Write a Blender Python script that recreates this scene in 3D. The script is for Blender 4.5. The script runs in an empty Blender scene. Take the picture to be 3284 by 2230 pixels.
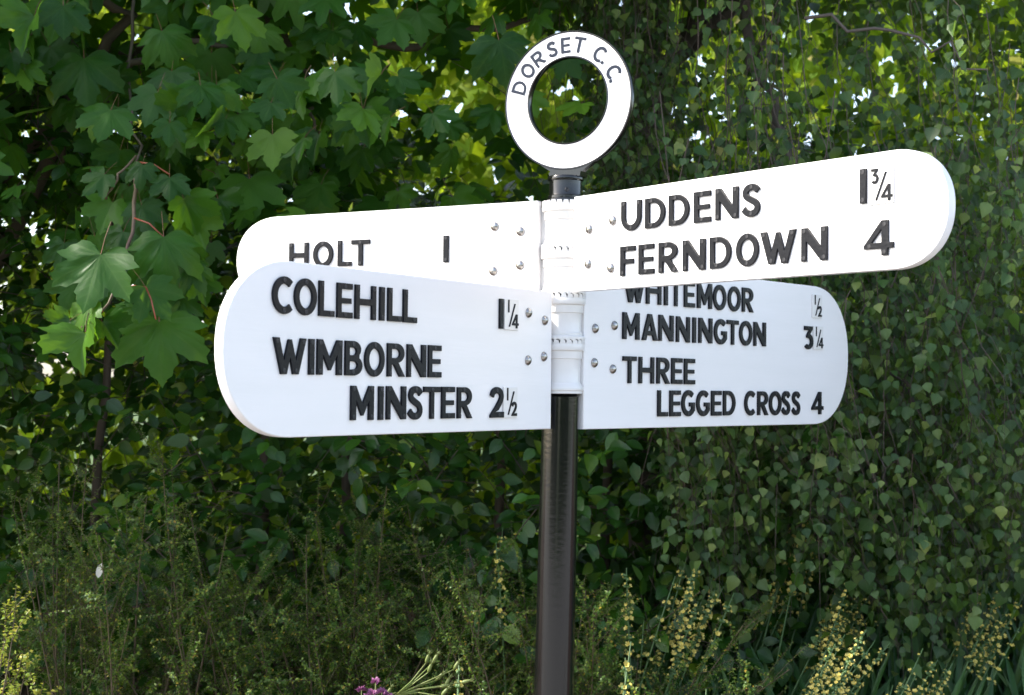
import bpy, math, random
import numpy as np
from mathutils import Matrix, Vector
random.seed(7); rng = np.random.default_rng(11)
sc = bpy.context.scene
R = math.radians
EYE = 1.65

# ---------------------------------------------------------------- camera
PITCH, ROLL, FPX = 0.02867, 0.00977, 4722.5          # photo pixels (3284 wide)
cam_d = bpy.data.cameras.new('camera'); cam = bpy.data.objects.new('camera', cam_d); sc.collection.objects.link(cam)
_up0 = Vector((0, -math.sin(PITCH), math.cos(PITCH))); _fw = Vector((0, math.cos(PITCH), math.sin(PITCH)))
_rt = Vector((1, 0, 0))*math.cos(ROLL) + _up0*math.sin(ROLL); _up = -Vector((1, 0, 0))*math.sin(ROLL) + _up0*math.cos(ROLL)
cam.matrix_world = Matrix(((_rt.x, _up.x, -_fw.x, 0), (_rt.y, _up.y, -_fw.y, 0), (_rt.z, _up.z, -_fw.z, EYE), (0, 0, 0, 1)))
cam_d.sensor_width = 36; cam_d.lens = FPX/3284*36; cam_d.clip_end = 2000; cam_d.clip_start = .05
cam_d.dof.use_dof = True; cam_d.dof.focus_distance = 3.15; cam_d.dof.aperture_fstop = 8.0
sc.camera = cam
# ---------------------------------------------------------------- light
SUN_EL = R(40); SX, SY = -0.97, -0.06
w = bpy.data.worlds.new('World'); sc.world = w; w.use_nodes = True
nt = w.node_tree; nt.nodes.clear()
wo = nt.nodes.new('ShaderNodeOutputWorld'); bg = nt.nodes.new('ShaderNodeBackground'); sky = nt.nodes.new('ShaderNodeTexSky')
sky.sky_type = 'NISHITA'; sky.sun_disc = False; sky.sun_elevation = SUN_EL; sky.sun_rotation = math.atan2(SX, SY)
sky.dust_density = 2.0; sky.ozone_density = .7
bg.inputs[1].default_value = 0.15
hz = nt.nodes.new('ShaderNodeHueSaturation'); hz.inputs['Saturation'].default_value = .78; nt.links.new(sky.outputs[0], hz.inputs['Color']); nt.links.new(hz.outputs[0], bg.inputs[0]); nt.links.new(bg.outputs[0], wo.inputs[0])
sl = bpy.data.lights.new('sun', 'SUN'); sl.energy = 2.6; sl.angle = R(.53); sl.color = (1, .94, .84)
so = bpy.data.objects.new('sun', sl); sc.collection.objects.link(so)
_h = math.hypot(SX, SY); sdir = Vector((SX/_h*math.cos(SUN_EL), SY/_h*math.cos(SUN_EL), math.sin(SUN_EL)))
so.rotation_euler = sdir.to_track_quat('Z', 'Y').to_euler(); so.location = sdir*20
sc.view_settings.view_transform = 'Standard'; sc.view_settings.look = 'None'; sc.view_settings.gamma = 1
sc.view_settings.use_curve_mapping = False; sc.view_settings.exposure = 1.92
sc.render.resolution_x, sc.render.resolution_y = 1024, 695

# ---------------------------------------------------------------- helpers
def at(px, py, Y):
    """photo pixel at distance Y -> world point"""
    u2 = (px-1642)/FPX; v2 = (1115-py)/FPX
    d = _fw + _rt*u2 + _up*v2
    return Vector((d.x/d.y*Y, Y, EYE + d.z/d.y*Y))
_M = np.array([list(_rt), list(_up), list(_fw)])
def proj(P):
    q = (np.asarray(P) - np.array([0, 0, EYE])) @ _M.T
    return 1642 + FPX*q[..., 0]/q[..., 2], 1115 - FPX*q[..., 1]/q[..., 2]
def ground_z(x, y):
    x = np.asarray(x, float); y = np.asarray(y, float)
    t = np.clip((y-2.6)/3.6, 0, 1); s = t*t*(3-2*t)
    return s*.62 + .03*np.sin(x*1.7+y)*s + .02*np.sin(x*4.1-y*2.3)*s
def link(name, me, mats=(), parent=None, mw=None, kind=None):
    o = bpy.data.objects.new(name, me); sc.collection.objects.link(o)
    if me is not None:
        for m in mats:
            if m.name not in me.materials: me.materials.append(m)
    if parent is not None: o.parent = parent
    if mw is not None: o.matrix_local = mw
    if kind: o['kind'] = kind
    return o
def thing(name, label, cat, loc=(0, 0, 0), group=None):
    o = bpy.data.objects.new(name, None); sc.collection.objects.link(o); o.location = loc
    o.empty_display_size = .1
    o['label'] = label; o['category'] = cat
    if group: o['group'] = group
    return o
def off(parent):                                     # world -> local of an unrotated empty
    return Matrix.Translation(-parent.location)
def npmesh(name, V, F, uv=None, tint=None, mi=None, smooth=True):
    """V (n,3); F (m,3) triangles; uv, tint per vertex; mi per face"""
    me = bpy.data.meshes.new(name); V = np.asarray(V, np.float32); F = np.asarray(F, np.int32)
    me.vertices.add(len(V)); me.vertices.foreach_set('co', V.ravel())
    me.loops.add(F.size); me.loops.foreach_set('vertex_index', F.ravel())
    me.polygons.add(len(F)); me.polygons.foreach_set('loop_start', np.arange(len(F), dtype=np.int32)*3)
    if mi is not None: me.polygons.foreach_set('material_index', np.asarray(mi, np.int32))
    if smooth: me.polygons.foreach_set('use_smooth', np.ones(len(F), bool))
    if uv is not None:
        l = me.uv_layers.new(name='UVMap'); l.data.foreach_set('uv', np.asarray(uv, np.float32)[F.ravel()].ravel())
    if tint is not None:
        a = me.attributes.new('tint', 'FLOAT', 'POINT'); a.data.foreach_set('value', np.asarray(tint, np.float32))
    me.update(calc_edges=True); me.validate(); return me
def tube(pts, rad, n=6, caps=True):
    """tapered tube along points -> V, F"""
    P = [Vector(p) for p in pts]; V = []; F = []
    if not hasattr(rad, '__len__'): rad = [rad]*len(P)
    ref = Vector((.3, .9, .2))
    for i, p in enumerate(P):
        t = (P[min(i+1, len(P)-1)] - P[max(i-1, 0)]).normalized()
        a = t.cross(ref)
        if a.length < .1: a = t.cross(Vector((1, 0, 0)))
        a.normalize(); b = t.cross(a)
        for k in range(n):
            an = 2*math.pi*k/n; V.append(p + (a*math.cos(an) + b*math.sin(an))*rad[i])
    for i in range(len(P)-1):
        for k in range(n):
            a0 = i*n+k; a1 = i*n+(k+1) % n; F += [(a0, a1, a1+n), (a0, a1+n, a0+n)]
    if caps:
        for e in (0, (len(P)-1)*n):
            for k in range(1, n-1): F.append((e, e+k, e+k+1) if e else (e, e+k+1, e+k))
    return [tuple(v) for v in V], F
class Acc:
    def __init__(s): s.V = []; s.F = []; s.mi = []
    def add(s, VF, m=0):
        o = len(s.V); s.V += list(VF[0]); s.F += [tuple(i+o for i in f) for f in VF[1]]; s.mi += [m]*len(VF[1])
    def mesh(s, name, off_=(0, 0, 0), smooth=True):
        V = np.array(s.V) - np.array(off_); return npmesh(name, V, s.F, uv=V[:, :2], mi=s.mi, smooth=smooth)
def lathe(prof, n=48):
    """profile [(r,z)] -> V,F  around z"""
    V = []; F = []
    for r, z in prof:
        for k in range(n): a = 2*math.pi*k/n; V.append((r*math.cos(a), r*math.sin(a), z))
    for i in range(len(prof)-1):
        for k in range(n):
            a0 = i*n+k; a1 = i*n+(k+1) % n; F += [(a0, a1, a1+n), (a0, a1+n, a0+n)]
    return V, F
def setauto(me, ang=35):
    me.update()
    try: me.set_sharp_from_angle(angle=R(ang))
    except Exception: pass
    return me

# ---------------------------------------------------------------- materials
def mat(name, col=(.8, .8, .8), rough=.5, metal=0, bump=0, bscale=40, var=0, vscale=6, col2=None, spec=.5, coat=0, stretch=(1, 1, 1), crough=.08):
    m = bpy.data.materials.new(name); m.use_nodes = True; t = m.node_tree; N = t.nodes; L = t.links
    b = N['Principled BSDF']; b.inputs['Base Color'].default_value = (*col, 1); b.inputs['Roughness'].default_value = rough
    b.inputs['Metallic'].default_value = metal; b.inputs['Specular IOR Level'].default_value = spec
    b.inputs['Coat Weight'].default_value = coat; b.inputs['Coat Roughness'].default_value = crough
    tc = N.new('ShaderNodeTexCoord'); mp = N.new('ShaderNodeMapping'); mp.inputs['Scale'].default_value = stretch
    L.new(tc.outputs['Object'], mp.inputs[0])
    if var:
        n1 = N.new('ShaderNodeTexNoise'); n1.inputs['Scale'].default_value = vscale; n1.inputs['Detail'].default_value = 6
        L.new(mp.outputs[0], n1.inputs[0]); mx = N.new('ShaderNodeMix'); mx.data_type = 'RGBA'
        rp = N.new('ShaderNodeMapRange'); rp.inputs[1].default_value = .5-.5*var; rp.inputs[2].default_value = .5+.5*var
        L.new(n1.outputs[0], rp.inputs[0]); L.new(rp.outputs[0], mx.inputs[0])
        mx.inputs[6].default_value = (*col, 1); mx.inputs[7].default_value = (*(col2 or col), 1)
        L.new(mx.outputs[2], b.inputs['Base Color'])
    if bump:
        n2 = N.new('ShaderNodeTexNoise'); n2.inputs['Scale'].default_value = bscale; n2.inputs['Detail'].default_value = 5
        L.new(mp.outputs[0], n2.inputs[0]); bp = N.new('ShaderNodeBump'); bp.inputs['Strength'].default_value = bump
        bp.inputs['Distance'].default_value = .002; L.new(n2.outputs[0], bp.inputs['Height']); L.new(bp.outputs[0], b.inputs['Normal'])
        L.new(bp.outputs[0], b.inputs['Coat Normal'])
    return m
def leafmat(name, stops, trans=(.25, .4, .05), tf=.35, rough=.42, veins='pinnate', vcol=(.16, .24, .08), vamt=.5, nrib=9, spec=.3, back=(.12, .17, .08)):
    m = bpy.data.materials.new(name); m.use_nodes = True; t = m.node_tree; N = t.nodes; L = t.links
    b = N['Principled BSDF']; out = N['Material Output']
    def math_(op, a, c=None, d=None):
        n = N.new('ShaderNodeMath'); n.operation = op
        for i, v in enumerate((a, c, d)):
            if v is None: continue
            if isinstance(v, (int, float)): n.inputs[i].default_value = v
            else: L.new(v, n.inputs[i])
        return n.outputs[0]
    at_ = N.new('ShaderNodeAttribute'); at_.attribute_name = 'tint'; oi = N.new('ShaderNodeObjectInfo')
    f = math_('FRACT', math_('ADD', at_.outputs['Fac'], oi.outputs['Random']))
    cr = N.new('ShaderNodeValToRGB'); L.new(f, cr.inputs[0]); e = cr.color_ramp.elements
    e[0].position = stops[0][0]; e[0].color = (*stops[0][1], 1); e[1].position = stops[-1][0]; e[1].color = (*stops[-1][1], 1)
    for p, c in stops[1:-1]: x = e.new(p); x.color = (*c, 1)
    col = cr.outputs[0]
    uv = N.new('ShaderNodeUVMap'); uv.uv_map = 'UVMap'; sp = N.new('ShaderNodeSeparateXYZ'); L.new(uv.outputs[0], sp.inputs[0])
    x, y = sp.outputs[0], sp.outputs[1]; ax = math_('ABSOLUTE', x)
    if veins == 'palmate':
        dm = None
        for a, tp in ((0, 1.0), (47, .9), (98, .65)):
            s, c = math.sin(R(a)), math.cos(R(a))
            perp = math_('ABSOLUTE', math_('SUBTRACT', math_('MULTIPLY', ax, c), math_('MULTIPLY', y, s)))
            along = math_('ADD', math_('MULTIPLY', ax, s), math_('MULTIPLY', y, c))
            perp = math_('ADD', perp, math_('MULTIPLY', math_('LESS_THAN', along, 0), 1.0))
            sideln = math_('ABSOLUTE', math_('SUBTRACT', math_('FRACT', math_('MULTIPLY', math_('SUBTRACT', along, math_('MULTIPLY', perp, .8)), 7.0)), .5))
            side = math_('ADD', math_('MULTIPLY', sideln, .12), math_('MULTIPLY', math_('GREATER_THAN', perp, .16), 1.0))
            dd = math_('MINIMUM', perp, math_('ADD', side, .004))
            dm = dd if dm is None else math_('MINIMUM', dm, dd)
        vm = math_('SUBTRACT', 1.0, math_('SMOOTHSTEP' if False else 'MINIMUM', math_('MULTIPLY', dm, 60.0), 1.0))
        ribs = vm
    else:
        mid = math_('MULTIPLY', ax, 28.0)
        sid = math_('MULTIPLY', math_('ABSOLUTE', math_('SUBTRACT', math_('FRACT', math_('MULTIPLY', math_('SUBTRACT', y, math_('MULTIPLY', ax, .9)), float(nrib))), .5)), 5.0)
        vm = math_('SUBTRACT', 1.0, math_('MINIMUM', math_('MINIMUM', mid, sid), 1.0)); ribs = sid
        ribs = math_('MINIMUM', sid, 1.0)
    mx = N.new('ShaderNodeMix'); mx.data_type = 'RGBA'; L.new(math_('MULTIPLY', vm, vamt), mx.inputs[0]); L.new(col, mx.inputs[6]); mx.inputs[7].default_value = (*vcol, 1)
    # blotches
    ns = N.new('ShaderNodeTexNoise'); ns.inputs['Scale'].default_value = 3.0; L.new(uv.outputs[0], ns.inputs[0])
    hs = N.new('ShaderNodeHueSaturation'); L.new(mx.outputs[2], hs.inputs['Color']); L.new(math_('ADD', math_('MULTIPLY', ns.outputs[0], .6), .7), hs.inputs['Value'])
    geo = N.new('ShaderNodeNewGeometry'); m2 = N.new('ShaderNodeMix'); m2.data_type = 'RGBA'
    L.new(math_('MULTIPLY', geo.outputs['Backfacing'], .75), m2.inputs[0]); L.new(hs.outputs[0], m2.inputs[6]); m2.inputs[7].default_value = (*back, 1)
    L.new(m2.outputs[2], b.inputs['Base Color']); b.inputs['Specular IOR Level'].default_value = spec
    L.new(math_('ADD', math_('MULTIPLY', geo.outputs['Backfacing'], .3), rough), b.inputs['Roughness'])
    bp = N.new('ShaderNodeBump'); bp.inputs['Strength'].default_value = .12 if veins == 'palmate' else .35; bp.inputs['Distance'].default_value = .002
    L.new(ribs, bp.inputs['Height']); L.new(bp.outputs[0], b.inputs['Normal'])
    tr = N.new('ShaderNodeBsdfTranslucent'); hs2 = N.new('ShaderNodeMix'); hs2.data_type = 'RGBA'; hs2.blend_type = 'MIX'; hs2.inputs[0].default_value = .75
    L.new(col, hs2.inputs[6]); hs2.inputs[7].default_value = (*trans, 1); L.new(hs2.outputs[2], tr.inputs[0])
    ms = N.new('ShaderNodeMixShader'); ms.inputs[0].default_value = tf; L.new(b.outputs[0], ms.inputs[1]); L.new(tr.outputs[0], ms.inputs[2])
    L.new(ms.outputs[0], out.inputs[0]); return m

M_white = mat('white_paint', (.80, .78, .79), .38, bump=.12, bscale=14, var=.6, vscale=2.2, col2=(.745, .735, .735), stretch=(1, 9, 1))
M_whitemetal = mat('white_gloss_paint', (.73, .715, .71), .34, bump=.3, bscale=30, coat=.15, var=.6, vscale=7, col2=(.67, .65, .63))
M_black = mat('black_gloss_paint', (.003, .003, .0035), .14, bump=.10, bscale=60, coat=0, var=.6, vscale=9, col2=(.005, .005, .005), stretch=(1, 1, 2.2), spec=.55)
M_letter = mat('black_cast_letter_paint', (.004, .0048, .008), .36, bump=.35, bscale=170, spec=.17)
M_ringletter = mat('slate_lettering_paint', (.012, .018, .034), .5, spec=.2)
M_screw = mat('dark_screw', (.016, .017, .022), .3, spec=.4)
M_gap = mat('black_joint', (.015, .015, .02), .6)
M_bolt = mat('brushed_dome_bolt', (.34, .325, .31), .27, metal=1, bump=.04, bscale=200)
M_bark_syc = mat('sycamore_bark', (.09, .065, .045), .9, bump=1, bscale=25, var=.8, vscale=8, col2=(.05, .045, .03), stretch=(1, 1, .4))
M_bark_birch = mat('birch_bark', (.10, .085, .075), .85, bump=1, bscale=18, var=.7, vscale=6, col2=(.04, .032, .028), stretch=(1, 1, .5))
M_twig_birch = mat('birch_twig', (.045, .024, .016), .6, var=.8, vscale=3, col2=(.08, .06, .05))
M_twig_hedge = mat('hedge_twig', (.07, .05, .035), .8)
M_twig_syc = mat('sycamore_twig', (.10, .08, .035), .6, var=.6, vscale=5, col2=(.10, .05, .035))
M_petiole = mat('olive_petiole', (.07, .07, .012), .5, var=.5, vscale=5, col2=(.13, .035, .015))
M_redpet = mat('red_petiole', (.26, .025, .020), .4, var=.6, vscale=9, col2=(.22, .09, .03))
M_twig_shrub = mat('straw_twig', (.13, .095, .045), .75, var=.8, vscale=4, col2=(.03, .022, .016))
M_soil = mat('bark_mulch', (.055, .030, .020), 1, bump=1, bscale=30, var=.8, vscale=9, col2=(.10, .05, .03))
M_litter = mat('dead_leaf_litter', (.20, .085, .045), .8, var=.8, vscale=2, col2=(.11, .06, .03))

L_syc = leafmat('sycamore_leaf', [(0, (.009, .045, .006)), (.5, (.021, .080, .009)), (.85, (.048, .135, .014)), (1, (.085, .18, .015))],
                trans=(.24, .48, .010), tf=.40, rough=.42, spec=.22, veins='palmate', vcol=(.08, .16, .03), vamt=.35, back=(.09, .15, .06))
L_beech = leafmat('beech_leaf', [(0, (.006, .034, .004)), (.55, (.014, .058, .006)), (.88, (.036, .11, .009)), (1, (.12, .18, .012))],
                  trans=(.18, .38, .012), tf=.26, rough=.26, nrib=9, spec=.40, vcol=(.05, .11, .03), vamt=.4, back=(.028, .07, .02))
L_birch = leafmat('birch_leaf', [(0, (.006, .028, .008)), (.3, (.016, .058, .015)), (.65, (.042, .105, .022)), (.88, (.11, .18, .05)), (1, (.20, .25, .06))],
                  trans=(.24, .40, .02), tf=.36, rough=.42, nrib=8, spec=.45, vcol=(.14, .2, .09), vamt=.35, back=(.07, .11, .05))
L_shrub = leafmat('small_box_leaf', [(0, (.014, .052, .007)), (.6, (.050, .108, .013)), (.94, (.15, .21, .022)), (1, (.32, .20, .025))],
                  trans=(.35, .42, .05), tf=.25, rough=.33, nrib=2, vamt=.1, back=(.07, .12, .05))
L_sprig = leafmat('sunlit_tone_sprig_leaf', [(0, (.10, .17, .015)), (.6, (.20, .26, .03)), (1, (.40, .34, .05))], trans=(.50, .52, .05), tf=.35, rough=.33, nrib=2, vamt=.1, back=(.16, .22, .05))  # shrub leaf tones lightened and yellowed, sunlight put into the colour
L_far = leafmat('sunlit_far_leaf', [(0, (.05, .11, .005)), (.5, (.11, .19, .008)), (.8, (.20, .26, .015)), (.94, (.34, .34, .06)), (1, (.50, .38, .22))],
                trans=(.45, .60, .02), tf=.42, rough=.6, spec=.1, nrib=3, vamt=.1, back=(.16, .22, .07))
L_blade = leafmat('iris_blade_leaf', [(0, (.014, .055, .014)), (.6, (.028, .090, .018)), (1, (.08, .14, .03))],
                  trans=(.2, .35, .06), tf=.2, rough=.45, nrib=1, vamt=.0, back=(.03, .08, .03))
M_stem = mat('green_stem', (.06, .12, .035), .5)
M_petal = mat('cream_petal', (.42, .32, .012), .6, var=.9, vscale=90, col2=(.60, .54, .20))
M_petalc = mat('yellow_flower_throat', (.50, .36, .02), .6)
M_pod = mat('pale_green_pod', (.10, .16, .03), .5, var=.6, vscale=30, col2=(.14, .14, .04))
M_purple = mat('purple_petal', (.16, .035, .13), .6, var=.7, vscale=60, col2=(.28, .10, .20))
M_pale = mat('pale_dead_leaf', (.45, .43, .36), .8)

# ---------------------------------------------------------------- setting : ground
def build_ground():
    xs = np.concatenate([[-300, -100, -40, -15], np.linspace(-7, 7, 113), [15, 40, 100, 300]])
    ys = np.concatenate([[-300, -60, -15, -4, 0, 1.5], np.linspace(2.5, 8.5, 61), [10, 14, 22, 40, 90, 200, 600]])
    X, Y = np.meshgrid(xs, ys); Z = ground_z(X, Y) + (rng.random(X.shape)-.5)*.018*((Y > 2.5) & (Y < 8.5))
    V = np.c_[X.ravel(), Y.ravel(), Z.ravel()]; nx = len(xs); F = []
    for j in range(len(ys)-1):
        for i in range(nx-1):
            a = j*nx+i; F += [(a, a+1, a+nx+1), (a, a+nx+1, a+nx)]
    m = bpy.data.materials.new('ground_soil_and_grass'); m.use_nodes = True; t = m.node_tree; b = t.nodes['Principled BSDF']; b.inputs['Roughness'].default_value = 1
    tc = t.nodes.new('ShaderNodeTexCoord'); sep = t.nodes.new('ShaderNodeSeparateXYZ'); t.links.new(tc.outputs['Object'], sep.inputs[0])
    n1 = t.nodes.new('ShaderNodeTexNoise'); n1.inputs['Scale'].default_value = 14; n1.inputs['Detail'].default_value = 8; t.links.new(tc.outputs['Object'], n1.inputs[0])
    r1 = t.nodes.new('ShaderNodeValToRGB'); r1.color_ramp.elements[0].color = (.03, .018, .012, 1); r1.color_ramp.elements[1].color = (.13, .07, .045, 1)
    r1.color_ramp.elements[0].position = .35; r1.color_ramp.elements[1].position = .65; t.links.new(n1.outputs[0], r1.inputs[0])
    r2 = t.nodes.new('ShaderNodeValToRGB'); r2.color_ramp.elements[0].color = (.03, .06, .008, 1); r2.color_ramp.elements[1].color = (.06, .10, .015, 1); t.links.new(n1.outputs[0], r2.inputs[0])
    n3 = t.nodes.new('ShaderNodeTexNoise'); n3.inputs['Scale'].default_value = 1.2; t.links.new(tc.outputs['Object'], n3.inputs[0])
    ad = t.nodes.new('ShaderNodeMath'); ad.operation = 'MULTIPLY_ADD'; ad.inputs[1].default_value = 2.5; t.links.new(n3.outputs[0], ad.inputs[0]); t.links.new(sep.outputs[1], ad.inputs[2])
    mr = t.nodes.new('ShaderNodeMapRange'); mr.inputs[1].default_value = 8.3; mr.inputs[2].default_value = 8.8; t.links.new(ad.outputs[0], mr.inputs[0])
    mr2 = t.nodes.new('ShaderNodeMapRange'); mr2.inputs[1].default_value = 3.6; mr2.inputs[2].default_value = 3.2; t.links.new(ad.outputs[0], mr2.inputs[0])
    mm = t.nodes.new('ShaderNodeMath'); mm.operation = 'MAXIMUM'; t.links.new(mr.outputs[0], mm.inputs[0]); t.links.new(mr2.outputs[0], mm.inputs[1])
    mx = t.nodes.new('ShaderNodeMix'); mx.data_type = 'RGBA'; t.links.new(mm.outputs[0], mx.inputs[0]); t.links.new(r1.outputs[0], mx.inputs[6]); t.links.new(r2.outputs[0], mx.inputs[7])
    t.links.new(mx.outputs[2], b.inputs['Base Color'])
    bp = t.nodes.new('ShaderNodeBump'); bp.inputs['Distance'].default_value = .02; t.links.new(n1.outputs[0], bp.inputs['Height']); t.links.new(bp.outputs[0], b.inputs['Normal'])
    link('ground', npmesh('ground', V, F), [m], kind='structure')
build_ground()

def build_bounce_road():  # unseen street surface, added to bounce light up onto the shaded boards
    m = mat('pale_bounce_tarmac', (.24, .235, .23), .9, bump=.4, bscale=60, var=.6, vscale=2, col2=(.30, .295, .285))
    k = mat('kerb_concrete', (.36, .35, .33), .85, var=.6, vscale=5, col2=(.28, .27, .25)); A = Acc()
    A.add(([(-60, -9, .008), (60, -9, .008), (60, .9, .008), (-60, .9, .008)], [(0, 1, 2), (0, 2, 3)])); link('road', A.mesh('road', smooth=False), [m], kind='structure')
    A = Acc(); A.add(([(-60, .9, -.05), (60, .9, -.05), (60, .9, .12), (-60, .9, .12), (60, 1.03, .12), (-60, 1.03, .12), (60, 1.03, -.05), (-60, 1.03, -.05)], [(0, 1, 2), (0, 2, 3), (3, 2, 4), (3, 4, 5), (5, 4, 6), (5, 6, 7)])); link('added_kerb', A.mesh('added_kerb', smooth=False), [k], kind='structure')
    A = Acc(); A.add(([(-60, 1.031, .012), (60, 1.031, .012), (60, 2.4, .012), (-60, 2.4, .012)], [(0, 1, 2), (0, 2, 3)])); link('added_pavement', A.mesh('added_pavement', smooth=False), [m], kind='structure')
build_bounce_road()

# ================================================================ FINGERPOST
H = .0635                                            # cast letter height
def ell(cx, cy, rx, ry, a0, a1, n=14):
    return [(cx+rx*math.cos(R(a0+(a1-a0)*i/n)), cy+ry*math.sin(R(a0+(a1-a0)*i/n))) for i in range(n+1)]
def crom(P, k=4):
    out = []; Q = [P[0]]+P+[P[-1]]
    for i in range(1, len(Q)-2):
        for j in range(k):
            t = j/k; p = [Q[i-1+m] for m in range(4)]
            out.append(tuple(.5*((2*p[1][d]) + (-p[0][d]+p[2][d])*t + (2*p[0][d]-5*p[1][d]+4*p[2][d]-p[3][d])*t*t + (-p[0][d]+3*p[1][d]-3*p[2][d]+p[3][d])*t**3) for d in (0, 1)))
    out.append(P[-1]); return out
def sides(P, hw):
    A = []; B = []
    for i in range(len(P)):
        a = P[max(i-1, 0)]; b = P[min(i+1, len(P)-1)]; dx, dy = b[0]-a[0], b[1]-a[1]; l = math.hypot(dx, dy)
        A.append((P[i][0]-dy/l*hw, P[i][1]+dx/l*hw)); B.append((P[i][0]+dy/l*hw, P[i][1]-dx/l*hw))
    return A, B
a_, b_ = .198, .170
def glyph(c):
    a, b = a_, b_
    if c in 'I1': return .225, [[(0, 0), (.225, 0), (.225, 1), (0, 1)]], [(.112, .1), (.112, .9)]
    if c == 'L': return .66, [[(0, 0), (.66, 0), (.66, b), (a, b), (a, 1), (0, 1)]], [(.12, .9), (.5, .1)]
    if c == 'E': return .71, [[(0, 0), (.71, 0), (.71, b), (a, b), (a, .42), (.65, .42), (.65, .42+b*.9), (a, .42+b*.9), (a, 1-b), (.70, 1-b), (.70, 1), (0, 1)]], [(.35, .1), (.35, .9)]
    if c == 'F': return .70, [[(0, 0), (a, 0), (a, .40), (.62, .40), (.62, .40+b), (a, .40+b), (a, 1-b), (.70, 1-b), (.70, 1), (0, 1)]], [(.12, .1), (.35, .9)]
    if c == 'T': return .84, [[(.42-a/2, 0), (.42+a/2, 0), (.42+a/2, 1-b), (.84, 1-b), (.84, 1), (0, 1), (0, 1-b), (.42-a/2, 1-b)]], [(.42, .1), (.42, .9)]
    if c == 'H': return .95, [[(0, 0), (a, 0), (a, .41), (.95-a, .41), (.95-a, 0), (.95, 0), (.95, 1), (.95-a, 1), (.95-a, .6), (a, .6), (a, 1), (0, 1)]], [(.12, .1), (.83, .1), (.12, .9), (.83, .9)]
    if c == 'N': return .95, [[(0, 0), (a-.01, 0), (a-.01, .60), (.72, 0), (.95, 0), (.95, 1), (.725, 1), (.725, .40), (.23, 1), (0, 1)]], [(.11, .1), (.11, .9), (.84, .1), (.84, .9)]
    if c == 'M': return 1.04, [[(0, 0), (.23, 0), (.23, .56), (.48, .13), (.56, .13), (.81, .56), (.81, 0), (1.04, 0), (1.04, 1), (.82, 1), (.52, .47), (.22, 1), (0, 1)]], [(.11, .1), (.11, .9), (.93, .1), (.93, .9)]
    if c == 'W': return 1.36, [[(0, 1), (.32, 0), (.55, 0), (.68, .46), (.81, 0), (1.04, 0), (1.36, 1), (1.12, 1), (.93, .38), (.745, .96), (.615, .96), (.43, .38), (.24, 1)]], [(.14, .9), (1.22, .9), (.43, .1), (.93, .1)]
    if c == 'A': return .98, [[(0, 0), (.25, 0), (.315, .19), (.665, .19), (.73, 0), (.98, 0), (.61, 1), (.37, 1)], [(.375, .365), (.49, .69), (.605, .365)]], [(.12, .08), (.86, .08), (.49, .88)]
    if c == 'O': return .94, [ell(.47, .5, .47, .515, 0, 360, 36)[:-1], ell(.47, .5, .47-a, .515-.195, 0, 360, 30)[:-1]], [(.47, .085), (.47, .915)]
    if c == 'D': return .90, [[(0, 0)]+ell(.38, .5, .52, .5, -90, 90, 18)+[(0, 1)], [(a, b)]+ell(.38, .5, .52-a, .5-b, -90, 90, 16)+[(a, 1-b)]], [(.3, .1), (.3, .9)]
    if c == 'C': return .82, [ell(.48, .5, .48, .515, 48, 312, 28)+ell(.48, .5, .48-a, .515-.2, 312, 48, 24)], [(.45, .085), (.45, .915)]
    if c == 'G': return .90, [ell(.48, .5, .48, .515, 46, 322, 30)+[(.90, .2), (.90, .53), (.54, .53), (.54, .37), (.69, .37)]+ell(.48, .5, .48-a, .515-.2, 318, 46, 24)], [(.45, .085), (.45, .915), (.78, .43)]
    if c == 'U': return .96, [[(0, 1)]+ell(.48, .46, .48, .475, 180, 360, 20)+[(.96, 1), (.96-a, 1)]+ell(.48, .46, .48-a, .475-.2, 360, 180, 16)+[(a, 1)]], [(.12, .9), (.84, .9), (.48, .085)]
    if c == 'S':
        A, B = sides(crom([(.63, .77), (.54, .875), (.38, .912), (.21, .87), (.13, .745), (.18, .62), (.36, .52), (.54, .42), (.61, .275), (.54, .14), (.37, .088), (.19, .13), (.06, .25)]), .104)
        return .73, [A+B[::-1]], [(.38, .91), (.37, .09)]
    if c == 'R': return .86, [[(0, 0), (a, 0), (a, .36), (.31, .36), (.59, 0), (.86, 0), (.53, .415)]+ell(.44, .705, .385, .295, -70, 90, 12)+[(0, 1)], [(a, .56)]+ell(.42, .695, .18, .135, -90, 90, 10)+[(a, .83)]], [(.12, .1), (.70, .08), (.35, .91)]
    if c == 'B': return .80, [[(0, 0)]+ell(.40, .285, .40, .285, -90, 52, 12)+ell(.38, .755, .345, .245, -38, 90, 12)+[(0, 1)], [(a, b)]+ell(.40, .295, .17, .115, -90, 90, 8)+[(a, .41)], [(a, .59)]+ell(.38, .70, .14, .11, -90, 90, 8)+[(a, .81)]], [(.35, .095), (.35, .905)]
    if c == '2':
        A, B = sides(crom([(.10, .70), (.17, .84), (.36, .912), (.58, .86), (.67, .71), (.60, .54), (.40, .32)]), .105)
        return .80, [A+[(.30, .19), (.80, .19), (.80, 0), (0, 0), (.0, .09)]+B[::-1]], [(.37, .9), (.5, .09)]
    if c == '3': return .78, [[(.04, 1), (.04, .82), (.43, .82), (.22, .60), (.22, .50)]+ell(.38, .325, .165, .155, 95, -135, 14)+ell(.38, .33, .40, .345, -140, 68, 20)+[(.50, .66), (.72, .87), (.72, 1)]], [(.35, .91), (.4, .07)]
    if c == '4': return 1.0, [[(.60, 0), (.82, 0), (.82, .20), (1, .20), (1, .37), (.82, .37), (.82, 1), (.60, 1), (0, .30), (0, .20), (.60, .20)], [(.60, .37), (.27, .37), (.60, .74)]], [(.71, .1), (.71, .88), (.2, .28)]
    if c == '/': return .5, [[(0, 0), (.07, 0), (.5, 1), (.43, 1)]], []
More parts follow.
